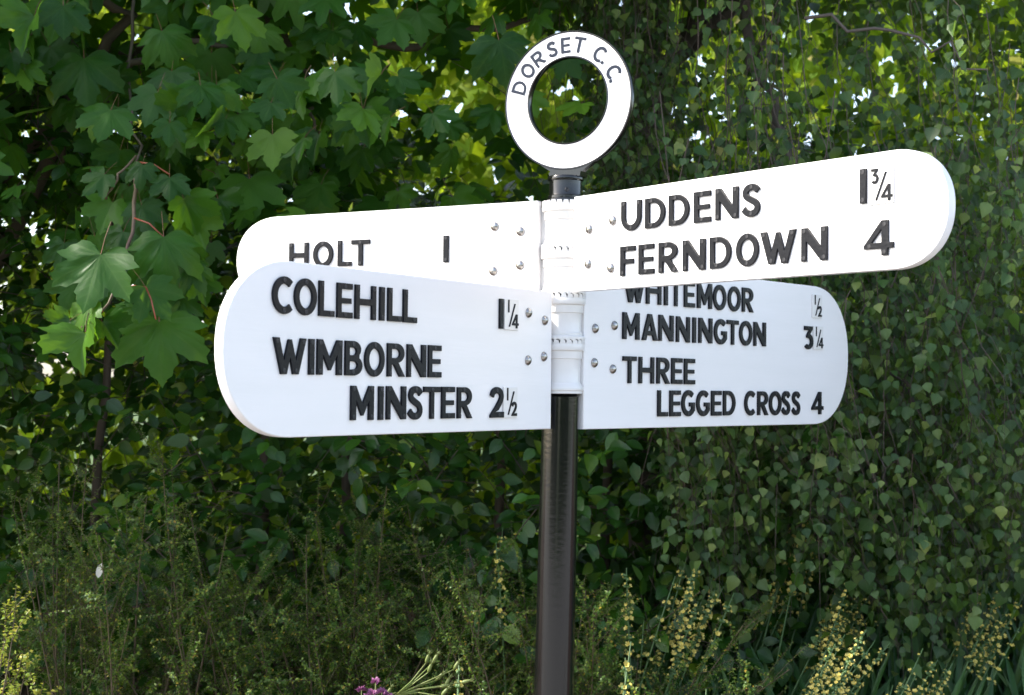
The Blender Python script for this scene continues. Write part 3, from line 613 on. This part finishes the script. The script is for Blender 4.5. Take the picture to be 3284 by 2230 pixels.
for pts, r0 in (([(-1.97, 5.4, 1.9), (-1.5, 4.9, 2.55), tuple(at(420, 60, 4.8)), tuple(at(180, -100, 4.5))], .03),
                ([(-1.95, 5.35, 2.3), tuple(at(200, 380, 5.0)), tuple(at(330, 300, 4.8)), tuple(at(500, 150, 4.6)), tuple(at(800, 120, 4.7))], .022),
                ([(-2.05, 5.3, 3.3), (-1.2, 4.7, 2.95), tuple(at(430, -60, 4.6)), tuple(at(415, 300, 4.5)), tuple(at(437, 520, 4.2))], .009),
                ([(-2.0, 5.35, 2.8), (-1.0, 5.2, 2.9), tuple(at(900, 60, 5.2)), tuple(at(1300, 160, 5.2)), tuple(at(1700, 60, 5.2))], .03),
                ([tuple(at(900, 60, 5.2)), tuple(at(1000, 300, 5.0)), tuple(at(1010, 440, 4.9))], .012),
                ([tuple(at(180, 560, 5.0)), tuple(at(250, 340, 4.9)), tuple(at(140, 250, 5.0))], .012),
                ([(-2.1, 5.3, 3.2), (-3.0, 4.6, 3.6), (-4.2, 4.2, 4.0)], .05), ([(-2.1, 5.3, 3.8), (-2.9, 5.9, 4.6), (-4.0, 6.2, 5.0)], .04), ([(-2.15, 5.25, 4.2), (-1.2, 5.5, 4.7), (.1, 5.7, 4.9)], .04)):
    limb(syc, 'branch', pts, r0, r0*.35, M_bark_syc, 7, .012)
limb(syc, 'twig', [at(437, 520, 4.2), at(430, 700, 4.08), at(395, 880, 3.98), at(330, 1000, 3.92), at(262, 1050, 3.85)], .0062, .003, M_twig_syc, 6, .003)
limb(syc, 'twig', [at(340, 640, 4.15), at(380, 560, 4.15), at(437, 500, 4.2)], .004, .0035, M_twig_syc, 6, .003)
A = Acc()
for a, b, yy in (((385, 940), (468, 922), 3.93), ((468, 922), (500, 1025), 3.86), ((330, 1000), (291, 972), 3.88), ((395, 860), (324, 816), 3.92), ((430, 700), (525, 761), 4.02), ((437, 520), (544, 560), 4.14)):
    p, q = at(*a, yy), at(*b, yy-.03); A.add(tube([p, p.lerp(q, .5)+Vector((0, 0, .012)), q], [.0026, .0022, .0022], 5))
link('petiole', A.mesh('petiole', syc.location), [M_redpet], syc)

# ---------------------------------------------------------------- silver birch
bir = thing('silver_birch', 'weeping birch with thin hanging twigs of small leaves along the right', 'tree', (.62, 6.2, float(ground_z(.62, 6.2))))
def birch_low(px):
    return np.interp(px, [1850, 1950, 2130, 2200, 2300, 2420, 2520, 2700, 2850, 3000, 3100, 3284, 3900], [620, 700, 1500, 1800, 1950, 2050, 1750, 1950, 2050, 2150, 2150, 1900, 1900])
twA = Acc(); P_ = []; N_ = []; D_ = []; S_ = []
def hang(pts, r, step, sz):
    """a twig with drooping leaves set alternately along it"""
    k = len(pts); twA.add(tube(pts, [r*(1-.7*j/(k-1)) for j in range(k)], 3, False))
    ln = sum((pts[j+1]-pts[j]).length for j in range(k-1)); m = max(2, int(ln/step))
    for j in range(m):
        if rng.random() < .12: continue
        t = (j+rng.random())/m; f = t*(k-1); a = min(int(f), k-2); p = pts[a].lerp(pts[a+1], f-a)
        side = rng.uniform(0, 2*math.pi); out = Vector((math.cos(side), math.sin(side), -.8))*rng.uniform(.008, .030)
        P_.append(tuple(p+out)); D_.append((math.cos(side)*.6+rng.normal(0, .3), math.sin(side)*.6+rng.normal(0, .2), -1)); N_.append((math.cos(side)*.8+rng.normal(0, .5), math.sin(side)*.5-.75+rng.normal(0, .45), .35+rng.normal(0, .4)))
        S_.append(sz*rng.choice([.020, .029, .037, .046], p=[.26, .36, .24, .14])*rng.uniform(.85, 1.15))
for i in range(640):
    pxe = rng.uniform(1880, 3750); Y0 = 4.15+2.2*rng.random()**.9
    if pxe < 2200: Y0 = max(Y0, 4.9)
    if pxe < 3250: Y0 = max(Y0, 4.5)
    clump = math.sin(pxe*.011+1.0)+.6*math.sin(pxe*.029)
    low = birch_low(pxe)+rng.normal(0, 60)+90*clump; y_end = low-abs(rng.normal(0, 1))*[450, 950][int(rng.random() < .5)]*(1 if rng.random() < .75 else .2)
    if pxe < 2140: y_end = min(y_end, 690+rng.normal(0, 80))
    if y_end < -100: y_end = rng.uniform(-100, 500)
    e = at(pxe, y_end, Y0); ln = rng.uniform(.5, 1.3); top = e + Vector((-rng.uniform(.02, .45)*ln*(1 if pxe > 2450 else .15)+rng.normal(0, .03), rng.normal(0, .12), ln))
    k = 11; pts = []; c1 = Vector(tuple(rng.normal(0, .05, 3))); ph = rng.uniform(0, 6)
    for j in range(k):
        t = j/(k-1); p = top.lerp(e, t); p.x += (t*t-t)*.3*rng.uniform(.6, 1)+math.sin(t*6+ph)*.022; p.y += math.sin(t*5+ph*2)*.02; p += c1*math.sin(math.pi*t); pts.append(p)
    hang(pts, .0020, rng.uniform(.034, .05), 1)
    for q in range(int(rng.integers(4, 8))):
        f = rng.uniform(.5, k-2.2); a = int(f); p = pts[a].lerp(pts[a+1], f-a); l2 = rng.uniform(.10, .34); dx = rng.normal(.06, .35); dy = rng.normal(0, .3)
        tw_ = [p, p+Vector((dx*l2*.6, dy*l2*.6, -.25*l2)), p+Vector((dx*l2*.95, dy*l2*.9, -.6*l2)), p+Vector((dx*l2*1.1, dy*l2, -l2))]; hang(tw_, .0012, rng.uniform(.020, .034), 1)
for i in range(9500):                                 # unseen domed crown top above the picture, added to shade the birch
    a = rng.uniform(0, 2*math.pi); rr = math.sqrt(rng.random()); p = (1.2+2.3*rr*math.cos(a), 5.3+1.3*rr*math.sin(a), 3.0+rng.uniform(0, 1)*2.1*math.sqrt(max(.05, 1-rr*rr))+.1)
    P_.append(p); D_.append(tuple(rng.normal(0, .4, 3)+np.array([0, 0, -1]))); N_.append(tuple(rng.normal(0, .5, 3)+np.array([0, 0, .7]))); S_.append(rng.uniform(.055, .085))
P_ = np.array(P_); bpx, bpy_ = proj(P_); keep = ~((bpx < 2080) & (bpy_ > 900)) & (bpx > 1780)
keep &= ~((bpx > 2350) & (bpx < 2850) & (bpy_ > 800) & (bpy_ < 1450) & (P_[:, 1] < 4.36))
keep &= ~((bpx < 2700) & (bpx > 1750) & (bpy_ < 700) & (rng.random(len(P_)) < .45))
Mb = frames(P_, np.array(N_), np.array(D_), np.array(S_))[keep]
B_hi = [add_petiole(simple_leaf(.95, .68, 1.7, 8, c, f, .06), .45, .014) for c, f in ((.15, .25), (.35, .1), (.05, .4))]
B_lo = simple_leaf(.95, .70, 1.7, 5, .2, .25)
plant_leaves(bir, Mb, B_hi, B_lo, [L_birch, M_twig_birch], 300)
tw = twA.mesh('hanging_twigs', bir.location); link('hanging_twigs', tw, [M_twig_birch], bir, kind='stuff')
limb(bir, 'trunk', [(.62, 6.2, .4), (.60, 6.2, 1.4), tuple(at(2070, 620, 6.1)), tuple(at(2055, 250, 6.1)), (.62, 6.1, 3.6), (.7, 6.1, 5.2)], .11, .05, M_bark_birch, 14, .014)
for pts, r0 in (([tuple(at(2060, 420, 6.1)), tuple(at(2180, 150, 5.8)), tuple(at(2330, -200, 5.6)), tuple(at(2700, -500, 5.2)), tuple(at(3100, -450, 4.9))], .045),
                ([(.62, 6.1, 3.0), (1.0, 5.7, 3.3), (1.6, 5.2, 3.3), (2.3, 4.9, 2.9)], .04),
                ([tuple(at(2400, -150, 5.2)), tuple(at(2400, 150, 5.1)), tuple(at(2480, 380, 5.0)), tuple(at(2560, 620, 4.9))], .022),
                ([tuple(at(2520, -50, 5.2)), tuple(at(2440, 180, 5.2)), tuple(at(2380, 400, 5.1))], .012),
                ([tuple(at(2580, 60, 4.4)), tuple(at(2860, 100, 4.35)), tuple(at(3050, 160, 4.3)), tuple(at(3170, 260, 4.25))], .006),
                ([tuple(at(2850, 1100, 4.6)), tuple(at(2930, 1300, 4.55)), tuple(at(3010, 1420, 4.5)), tuple(at(3070, 1600, 4.45))], .006),
                ([tuple(at(2650, 1000, 4.7)), tuple(at(2720, 1250, 4.6)), tuple(at(2800, 1400, 4.5)), tuple(at(2870, 1600, 4.5))], .005)):
    limb(bir, 'branch', pts, r0, r0*.4, M_bark_birch, 7, .012)

# ---------------------------------------------------------------- beech hedge
hed = thing('beech_hedge', 'dark glossy beech hedge below the sycamore and behind the pole', 'hedge', (-.6, 5.1, float(ground_z(-.6, 5.1))))
twA = Acc(); P_ = []; N_ = []; D_ = []; S_ = []
ns = 5600
for i in range(ns):
    x = rng.uniform(-2.6, 2.6); z = rng.uniform(.45, 2.75) if i < 5000 else rng.uniform(.4, 1.3); y = 4.65+1.6*rng.random()**1.2 + .12*math.sin(x*5+z*4)+.1*math.sin(x*11-z*7)
    if x > .9: y += (x-.9)*.7+.3
    if z > 1.75 and x > -1.35: y += .5
    hx, hy = proj(np.array([x, y, z]))
    if any(((hx-a)/ra)**2+((hy-b_)/rb)**2 < 1 for a, b_, ra, rb in ((760, 1450, 95, 45), (1110, 1500, 60, 60), (1560, 1620, 80, 60), (60, 1380, 50, 60), (1960, 1500, 60, 70), (1960, 1700, 40, 50), (240, 700, 60, 60), (400, 480, 60, 40))) and rng.random() < .8: continue
    if 1300 < hx < 2450 and hy < 620 and rng.random() < .9: continue
    c = Vector((x, y, z)); out = Vector((rng.normal(0, .7), -abs(rng.normal(.6, .4)), rng.normal(.25, .5))).normalized(); ln = rng.uniform(.14, .26)
    pts = [c - out*ln*.4, c, c+out*ln*.5-Vector((0, 0, .01)), c+out*ln-Vector((0, 0, .03))]
    if rng.random() < .5: twA.add(tube(pts, [.0025, .002, .0016, .001], 3, False))
    sidev = out.cross(Vector((rng.normal(0, .35), rng.normal(0, .2)-.3, 1))).normalized(); nn = sidev.cross(out)
    if nn.z < 0: nn = -nn
    for j in range(5):
        t = .15+.85*j/4; p = (c + out*ln*t); s = 1 if j % 2 else -1
        d = (out*(.6 if j < 4 else 2) + sidev*s*1.0*(1 if j < 4 else 0)+Vector((0, 0, -.35)))
        P_.append(tuple(p+d*.006)); D_.append(tuple(d)); N_.append(tuple(nn+Vector(tuple(rng.normal(0, .28, 3)))+Vector((0, -.45, 0)))); S_.append(rng.uniform(.050, .080))
P_ = np.array(P_); Mh = frames(P_, np.array(N_), np.array(D_), np.array(S_))
G_hi = [simple_leaf(.62, .62, 1.25, 8, c, f, .04) for c, f in ((.15, .12), (.3, .2), (.05, .3))]
G_lo = simple_leaf(.62, .65, 1.25, 4, .2, .18)
plant_leaves(hed, Mh, G_hi, G_lo, [L_beech], 300)
link('twigs', twA.mesh('twigs', hed.location), [M_twig_hedge], hed, kind='stuff')
for px_, y_ in ((860, 5.2), (1120, 5.3), (1610, 5.3), (300, 5.2), (1950, 5.4), (2480, 6.0)):
    t = at(px_, 1450, y_); limb(hed, 'stem', [(t.x+rng.normal(0, .05), y_, float(ground_z(t.x, y_))-.05), tuple(t), (t.x+rng.normal(0, .1), y_, 2.3)], .022, .010, M_twig_hedge, 7, .012)

# ---------------------------------------------------------------- small-leaved shrubs
SH = simple_leaf(.62, .6, .9, 2, .1, .3)
def shrub(name, label, cx, cy, rx, ry, tops, nst, extra=(), lm=None, leaf_n=1.0, group='twiggy box-leaved shrubs', big=1.0, ntx=18, spread=1.0):
    gz = float(ground_z(cx, cy)); o = thing(name, label, 'shrub', (cx, cy, gz), group)
    st = Acc(); P = []; N = []; D = []; S = []
    def leafy(pts, r0):
        st.add(tube(pts, [r0*(1-.7*j/(len(pts)-1)) for j in range(len(pts))], 3, False))
        L = sum((pts[j+1]-pts[j]).length for j in range(len(pts)-1)); m = int(L/.0062*leaf_n)
        for j in range(m):
            t = (j+.5)/m; f = t*(len(pts)-1); a = min(int(f), len(pts)-2); p = pts[a].lerp(pts[a+1], f-a); tg = (pts[a+1]-pts[a]).normalized()
            for s in (1, -1):
                sd_ = Vector(tuple(rng.normal(0, 1, 3))).cross(tg).normalized()*s
                P.append(tuple(p)); D.append(tuple(sd_+tg*.6)); N.append(tuple(tg+Vector((0, -.3, .5))+Vector(tuple(rng.normal(0, .4, 3))))); S.append(rng.uniform(.0075, .0125)*big)
    def stem(base, tip, r0, ntw):
        mid = base.lerp(tip, .55)+Vector((rng.normal(0, .03), rng.normal(0, .03), abs(rng.normal(.03, .03)))); pts = []
        for j in range(7): t = j/6; pts.append((base*(1-t)**2 + mid*2*t*(1-t) + tip*t*t))
        st.add(tube(pts, [r0*(1-.65*j/6) for j in range(7)], 4, False)); leafy(pts[4:], r0*.4)
        for k in range(ntw):
            t = rng.uniform(.2, .98); f = t*6; a = min(int(f), 5); p = pts[a].lerp(pts[a+1], f-a)
            d = ((tip-base).normalized()*.6 + Vector((rng.normal(0, .8), rng.normal(0, .6), rng.normal(.2, .4)))).normalized(); ln = rng.uniform(.05, .21)*spread
            leafy([p, p+d*ln*.5+Vector((0, 0, .006)), p+d*ln+Vector((0, 0, .004))], .0012)
    for i in range(nst):
        bx = cx+rng.uniform(-1, 1)*rx*.75; by = cy+rng.uniform(-1, 1)*ry*.6; tx = bx+rng.normal(0, .27); ty = by+rng.normal(-.05, .16)
        zt = np.interp(tx, [t[0] for t in tops], [t[1] for t in tops])+rng.normal(-.04, .10); stem(Vector((bx, by, float(ground_z(bx, by)))), Vector((tx, ty, zt)), .004, int(rng.integers(16, 26)))
    for b, t in extra: stem(Vector(b), Vector(t), .004 if ntx == 18 else .002, ntx)
    M = frames(np.array(P), np.array(N), np.array(D), np.array(S)); me = scatter('foliage', SH, M, rng.random(len(M)), o.location); link('foliage', me, [lm or L_shrub], o, kind='stuff')
    link('stems', st.mesh('stems', o.location), [M_twig_shrub], o, kind='stuff'); return o
def tops(Y, *p): return [(at(a, b, Y).x, at(a, b, Y).z) for a, b in p]
ex = []
for tx, ty in ((190, 1480), (280, 1470), (520, 1460), (170, 1560), (730, 1690), (560, 1620), (610, 1640), (470, 1600), (380, 1700), (870, 1950), (800, 1870), (700, 1890), (60, 1600)):
    t = at(tx, ty, 4.25); ex.append(((t.x+rng.normal(.05, .1), 4.35, .55), tuple(t)))
shrub('twiggy_shrub', 'wide straggly small-leaved shrub at the lower left with tall thin shoots', -.95, 4.3, .75, .38, tops(4.3, (-400, 1900), (0, 1900), (200, 1780), (330, 1860), (500, 1760), (620, 1850), (750, 1930), (900, 1960), (1100, 2030)), 46, ex)
dl = simple_leaf(.45, .5, 1, 5, .2, .2); dm = npmesh('dead_leaf', dl[0], dl[1], dl[2]); dk = at(314, 1855, 4.05)
do = link('dead_leaf', dm, [M_pale], None, Matrix.Translation(dk) @ Matrix.Rotation(R(80), 4, 'X') @ Matrix.Rotation(R(-8), 4, 'Z') @ Matrix.Diagonal((.042, .042, .042, 1)))
do['label'] = 'small pale grey dead leaf caught upright in the lower left shrub'; do['category'] = 'leaf'
ex = []
for tx, ty in ((1010, 1640), (1240, 1560), (1170, 1660), (1330, 1720), (1640, 1730), (1560, 1800), (1140, 1740)):
    t = at(tx, ty, 4.5); ex.append(((t.x+rng.normal(.0, .08), 4.5, .55), tuple(t)))
shrub('twiggy_shrub', 'dark green small-leaved shrub low behind the middle, left of the black pole', -.25, 4.5, .62, .32, tops(4.5, (700, 1990), (900, 1900), (1200, 1840), (1400, 1900), (1600, 1840), (1800, 1930)), 46, ex)
shrub('twiggy_shrub', 'low small-leaved shrub just right of the foot of the black pole', .22, 4.2, .22, .2, tops(4.2, (1700, 1920), (1850, 1870), (1950, 1960), (2100, 2150)), 22)
ex = []
for tx, ty, bx in ((52, 1875, -60), (15, 1940, -70), (95, 2085, 10), (140, 2190, 60), (25, 2180, -30), (62, 2150, -20)):
    t = at(tx, ty, 3.05); b = at(bx, 2500, 3.05); ex.append((tuple(b), tuple(t)))
shrub('twiggy_shrub', 'sunlit yellow-green sprigs at the bottom left corner, nearest the viewer', at(-60, 2500, 3.05).x, 3.05, .02, .02, tops(3.05, (-400, 2150), (120, 2300)), 0, ex, lm=L_sprig, ntx=5, spread=.45)

# ---------------------------------------------------------------- pale yellow flower spikes
def blade_mesh_template(): return simple_leaf(.036, .5, .5, 7, .22, .4)
BL = [blade_mesh_template(), simple_leaf(.030, .5, .5, 7, .55, .4)]
blade_me = []
for t in BL:
    me = npmesh('leaf', t[0], t[1], t[2], np.zeros(len(t[0]))); me.materials.append(L_blade); blade_me.append(me)
def spike_mesh(seed, nf=16):
    r = np.random.default_rng(seed); A = Acc(); pts = [Vector((.012*math.sin(t*3+seed), 0, t)) for t in np.linspace(0, 1, 7)]; A.add(tube(pts, [.0045, .0042, .004, .0036, .003, .0025, .0015], 5), 0)
    for i in range(nf):
        wh = int(i/3.2); t = .70+.29*(wh*3.2/nf)+r.normal(0, .005); a = i*2.1+r.normal(0, .5); p = Vector((.012*math.sin(t*3+seed), 0, t))
        ou = Vector((math.cos(a), math.sin(a), .5)).normalized(); c = p+ou*r.uniform(.006, .016); s = r.uniform(.0045, .0085)*(1.15-.5*max(0, t-.85)/.15)
        A.add(tube([p, c], [.005, .0065], 4), 0)
        x = ou.orthogonal().normalized(); y = ou.cross(x)
        for k in range(5):
            an = 2*math.pi*k/5+a; d = x*math.cos(an)+y*math.sin(an); e = x*math.cos(an+.63)+y*math.sin(an+.63); g = x*math.cos(an-.63)+y*math.sin(an-.63)
            A.add(([tuple(c), tuple(c+e*s*.85+ou*s*.7), tuple(c+d*s*1.1+ou*s*1.0), tuple(c+g*s*.85+ou*s*.7)], [(0, 1, 2), (0, 2, 3)]), 1)
        A.add(tube([c, c+ou*s*.45], [s*.3, s*.12], 4), 2)
    m = A.mesh('flower_spike')
    for q in (M_stem, M_petal, M_petalc): m.materials.append(q)
    return m
SPK = [spike_mesh(s, nf) for s, nf in ((1, 36), (2, 28), (3, 44), (4, 20), (5, 32), (6, 14))]
def flower_clump(label, tips, base, Y, nbl, lean=.35, name='yellow_flower_clump'):
    b = at(base[0], base[1], Y); gz = float(ground_z(b.x, Y)); o = thing(name, label, 'flower', (b.x, Y, gz), 'pale yellow flower spikes in the border')
    for tx, ty in tips:
        yy = Y+rng.normal(0, .10); t = at(tx, ty, yy); s0 = Vector((b.x+(t.x-b.x)*.1+rng.normal(0, .05), yy+rng.normal(0, .04), gz-.01)); d = t-s0; ln = d.length
        q = d.to_track_quat('Z', 'Y').to_matrix().to_4x4(); ob = bpy.data.objects.new('flower_spike', SPK[int(rng.integers(6))]); sc.collection.objects.link(ob); ob.parent = o
        ob.matrix_local = Matrix.Translation(s0-o.location) @ q @ Matrix.Rotation(rng.uniform(0, 6), 4, 'Z') @ Matrix.Diagonal((.9, .9, ln, 1))
    for i in range(nbl):
        bx = rng.normal(0, .07); by = rng.normal(0, .06); ln = rng.uniform(.32, .62); d = Vector((lean+rng.normal(0, .22), rng.normal(-.1, .2), 1)).normalized()
        nn = Vector((rng.normal(0, .6), -1, .3)); M = frames(np.array([[bx, by, 0]]), np.array([list(nn)]), np.array([list(d)]), np.array([ln]))[0]
        ob = bpy.data.objects.new('leaf', blade_me[i % 2]); sc.collection.objects.link(ob); ob.parent = o; ob.matrix_local = Matrix(M.tolist())
    return o
flower_clump('pale yellow spikes just left of the lowest birch twigs, leaning right', [(2200, 1790), (2250, 1800), (2300, 1810), (2170, 1850), (2320, 1880), (2290, 1890), (2240, 1930), (2145, 2010), (2350, 1900), (2220, 1830)], (1900, 2330), 4.45, 60)
flower_clump('yellow flower spikes seen through the birch twigs, tallest of the border', [(2570, 1580), (2600, 1630), (2560, 1660), (2610, 1740), (2530, 1780), (2480, 1830), (2620, 1700), (2580, 1850), (2540, 1880)], (2250, 2300), 4.8, 40)
flower_clump('dense yellow spikes in the centre of the right-hand border', [(2740, 1850), (2700, 1880), (2760, 1900), (2680, 1930), (2720, 1960), (2790, 1960), (2660, 1990), (2800, 1880), (2740, 2010), (2830, 1990)], (2330, 2330), 4.7, 46)
flower_clump('near pale yellow spikes along the bottom edge under the birch', [(2720, 2040), (2760, 2060), (2690, 2070), (2800, 2050), (2660, 2120), (2740, 2130), (2640, 2170), (2780, 2020), (2850, 2060)], (2250, 2400), 4.25, 46)
flower_clump('yellow spikes in the bottom right, beneath the hanging birch ends', [(2960, 2080), (3010, 2120), (2900, 2170), (3060, 2130), (2940, 2160), (2980, 2190), (3040, 2180), (2870, 2200)], (2560, 2450), 4.25, 40)
flower_clump('golden flower spikes at the far right edge of the border', [(3170, 1850), (3210, 1900), (3240, 1960), (3260, 1930), (3190, 1990), (3225, 1880), (3280, 1900), (3150, 1920), (3270, 2010)], (2850, 2320), 4.6, 36)
flower_clump('loose clump of blades with a single flower spike right of the pole', [(2018, 1820), (2060, 1990)], (2000, 2350), 4.5, 26, .1)
flower_clump('single bright cream flower spike near the pole on the right', [(2030, 2060), (2000, 2110)], (1950, 2700), 3.6, 8, .0, 'yellow_flower_spike')
flower_clump('short cream spike at the bottom edge between pole and birch', [(2255, 2210)], (2230, 2700), 3.5, 6, .0, 'yellow_flower_spike')
flower_clump('small yellow spike beside the seed pods left of the pole', [(1480, 2110), (1465, 2180)], (1440, 2700), 3.5, 6, .0, 'yellow_flower_spike')
flower_clump('lone yellow spike high among dark foliage left of the pole', [(1605, 1690), (1580, 1740)], (1560, 2300), 4.55, 6, .0, 'yellow_flower_spike')

# dark strappy blades filling the ground under the birch
P_ = []; n = 3200; bx = rng.uniform(.35, 2.6, n); by = rng.uniform(3.7, 5.6, n); bz = ground_z(bx, by)
Mg = frames(np.c_[bx, by, bz], np.c_[rng.normal(0, .7, n), -np.ones(n), rng.normal(.2, .2, n)], np.c_[rng.normal(.35, .35, n), rng.normal(0, .3, n), np.ones(n)], rng.uniform(.22, .55, n))
g = link('strap_leaved_ground_cover', scatter('ground_cover', BL[0], Mg, rng.random(n), (0, 0, 0)), [L_blade], kind='stuff')
g['label'] = 'dark strap-shaped leaves massed beneath the birch and flower spikes'; g['category'] = 'ground cover'
# litter
n = 4000; lx = rng.uniform(-2.4, 3, n); ly = rng.uniform(3.4, 7, n); lt = simple_leaf(.6, .7, 1, 3, .3, .3)
Ml = frames(np.c_[lx, ly, ground_z(lx, ly)+.012], rnd(n, .35)+np.array([0, 0, 1]), rnd(n), rng.uniform(.03, .06, n))
g = link('leaf_litter', scatter('leaf_litter', lt, Ml, rng.random(n), (0, 0, 0)), [M_litter], kind='stuff')
g['label'] = 'reddish brown fallen leaves on the soil under the hedge'; g['category'] = 'leaf litter'

# ---------------------------------------------------------------- seed pods and purple flowers
col = thing('columbine', 'columbine stems with pale green clawed seed pods at the bottom, left of the pole', 'flower', tuple(at(1150, 2900, 3.45)))
A = Acc(); root = at(1180, 2900, 3.45); hub = at(1270, 2230, 3.4)
A.add(tube([root, at(1210, 2500, 3.42), hub], [.004, .0035, .003], 5))
podP = [((1365, 2110), (.35, 1)), ((1388, 2108), (.55, 1)), ((1372, 2140), (.4, 1)), ((1455, 2130), (.6, 1)), ((1398, 2165), (.75, .8)), ((1410, 2185), (1.3, .35)), ((1427, 2185), (.5, 1)), ((1375, 2207), (0, -1)), ((1478, 2172), (1.4, .4)), ((1415, 2215), (.8, 1)), ((1240, 2215), (.5, 1))]
V, F = lathe([(.0006, 0), (.0036, .004), (.0048, .010), (.0042, .018), (.0022, .026), (.0005, .034)], 8)
claw = [tube([(0.002*c, .002*s, .022), (.0045*c, .0045*s, .030), (.0095*c, .0095*s, .036)], [.0014, .001, .0003], 3) for c, s in ((1, 0), (.3, .95), (-.8, .58), (-.8, -.58), (.3, -.95))]
pa = Acc(); pa.add((V, F)); [pa.add(c) for c in claw]; PD = pa.mesh('seed_pod'); PD.materials.append(M_pod)
for i, ((x, y), dd) in enumerate(podP):
    p = at(x, y+18, 3.38+.03*math.sin(i*2)); h2 = at(1290+(x-1290)*.4, 2225-(2225-y)*.35, 3.4); A.add(tube([hub, h2, p], [.0018, .0016, .0014], 4))
    d = Vector((dd[0], -.15, dd[1])); ob = bpy.data.objects.new('seed_pod', PD); sc.collection.objects.link(ob); ob.parent = col
    ob.matrix_local = Matrix.Translation(p-col.location) @ d.to_track_quat('Z', 'Y').to_matrix().to_4x4() @ Matrix.Diagonal((.95, .95, .95, 1))
link('stem', A.mesh('stem', col.location), [M_pod], col)
pur = thing('purple_flower', 'small cluster of mauve purple flowers at the bottom edge left of the seed pods', 'flower', tuple(at(1190, 2850, 3.4)))
A = Acc(); fm = Acc(); r = np.random.default_rng(4)
for k in range(34):
    d = Vector(tuple(r.normal(0, 1, 3))).normalized(); d.z = abs(d.z)*.8+.1; s = d.orthogonal().normalized(); l = r.uniform(.010, .018); c = d*l
    e = s.cross(d); fm.add(([tuple(d*.002), tuple(c*.6+s*.004), tuple(c), tuple(c*.6-s*.004+e*.002)], [(0, 1, 2), (0, 2, 3)]))
FM = fm.mesh('flower_head'); FM.materials.append(M_purple)
for x, y in ((1160, 2215), (1205, 2190), (1225, 2222), (1195, 2225), (1180, 2240), (1245, 2235)):
    p = at(x, y, 3.38); A.add(tube([pur.location, at(x-5, y+150, 3.4), p], [.002, .0016, .0012], 4)); ob = bpy.data.objects.new('flower_head', FM); sc.collection.objects.link(ob); ob.parent = pur
    ob.matrix_local = Matrix.Translation(p-pur.location) @ Matrix.Rotation(x, 4, 'Z') @ Matrix.Diagonal((.95, .95, .95, 1))
link('stem', A.mesh('stem', pur.location), [M_pod], pur)

# ---------------------------------------------------------------- sunlit foliage beyond
n = 42000; fx = rng.uniform(-6, 6, n); fy = rng.uniform(7.6, 9.6, n); fz = rng.uniform(.5, 5.6, n)
fy = fy + .5*np.sin(fx*2.9+fz)+.35*np.sin(fz*3.3+fx*4.0); hole = np.sin(fx*2.3+fz*1.1)+np.sin(fz*3.1-fx*1.7)+.6*np.sin(fx*6.1+fz*5.0)
thr = np.where((fz > 2.6), 1.5, 2.3); keep = (hole < thr) & (fz < 4.9+.5*np.sin(fx*1.9)+.3*np.sin(fx*5))
fx, fy, fz = fx[keep], fy[keep], fz[keep]; n = len(fx)
Mf = frames(np.c_[fx, fy, fz], np.c_[rng.normal(-.4, .6, n), rng.normal(-.6, .5, n), rng.normal(.4, .5, n)], np.c_[rng.normal(0, .6, n), rng.normal(0, .4, n), -np.ones(n)], rng.uniform(.08, .14, n))
far = thing('sunlit_hedge', 'bright sunlit hedge beyond, glimpsed as yellow-green specks through the dark foliage', 'hedge', (0, 8.6, float(ground_z(0, 8.6))))
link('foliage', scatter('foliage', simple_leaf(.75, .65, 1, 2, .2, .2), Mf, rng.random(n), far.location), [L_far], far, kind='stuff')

n = 12000; fx = rng.uniform(-9, 9, n); fy = rng.uniform(11.5, 14, n)+np.sin(fx*2)*.6; fz = rng.uniform(.5, 8.5, n); hole = np.sin(fx*1.9+fz*1.3)+np.sin(fz*2.4-fx*1.1)+.5*np.sin(fx*5)
kp = (hole < 2.05) | (fz < 2.6); fx, fy, fz = fx[kp], fy[kp], fz[kp]; n = len(fx)
Mf = frames(np.c_[fx, fy, fz], np.c_[rng.normal(-.4, .6, n), rng.normal(-.7, .5, n), rng.normal(.4, .5, n)], np.c_[rng.normal(0, .6, n), rng.normal(0, .4, n), -np.ones(n)], rng.uniform(.22, .36, n))
far2 = thing('distant_trees', 'tall sunlit trees farthest back, closing off the sky above the bright hedge', 'trees', (0, 12.6, float(ground_z(0, 12.6))))
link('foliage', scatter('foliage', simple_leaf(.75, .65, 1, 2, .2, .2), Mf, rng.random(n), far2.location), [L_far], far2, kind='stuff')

# unseen hedges added behind the viewer so their opening mirrors in paint and bolts
for nm, lb, x0, x1 in (('reflection_hedge', 'unseen dark hedge added for the pole to mirror, left of the opening, behind the viewer', -24, -4.6), ('reflection_hedge', 'unseen dark hedge added for the pole to mirror, right of the opening, behind the viewer', -1.0, 22)):
    n = 5200; hx = rng.uniform(x0, x1, n); hy = rng.uniform(-15.5, -13.2, n); hz_ = rng.uniform(0, 4.6, n)
    Mq = frames(np.c_[hx, hy, hz_], np.c_[rng.normal(0, .6, n), rng.normal(.8, .4, n), rng.normal(.3, .5, n)], np.c_[rng.normal(0, .6, n), rng.normal(0, .4, n), -np.ones(n)], rng.uniform(.3, .48, n))
    o = thing(nm, lb, 'hedge', ((x0+x1)/2, -14.3, 0), 'added hedges behind the viewer'); link('foliage', scatter('foliage', simple_leaf(.75, .65, 1, 2, .2, .2), Mq, rng.random(n), o.location), [L_beech], o, kind='stuff')
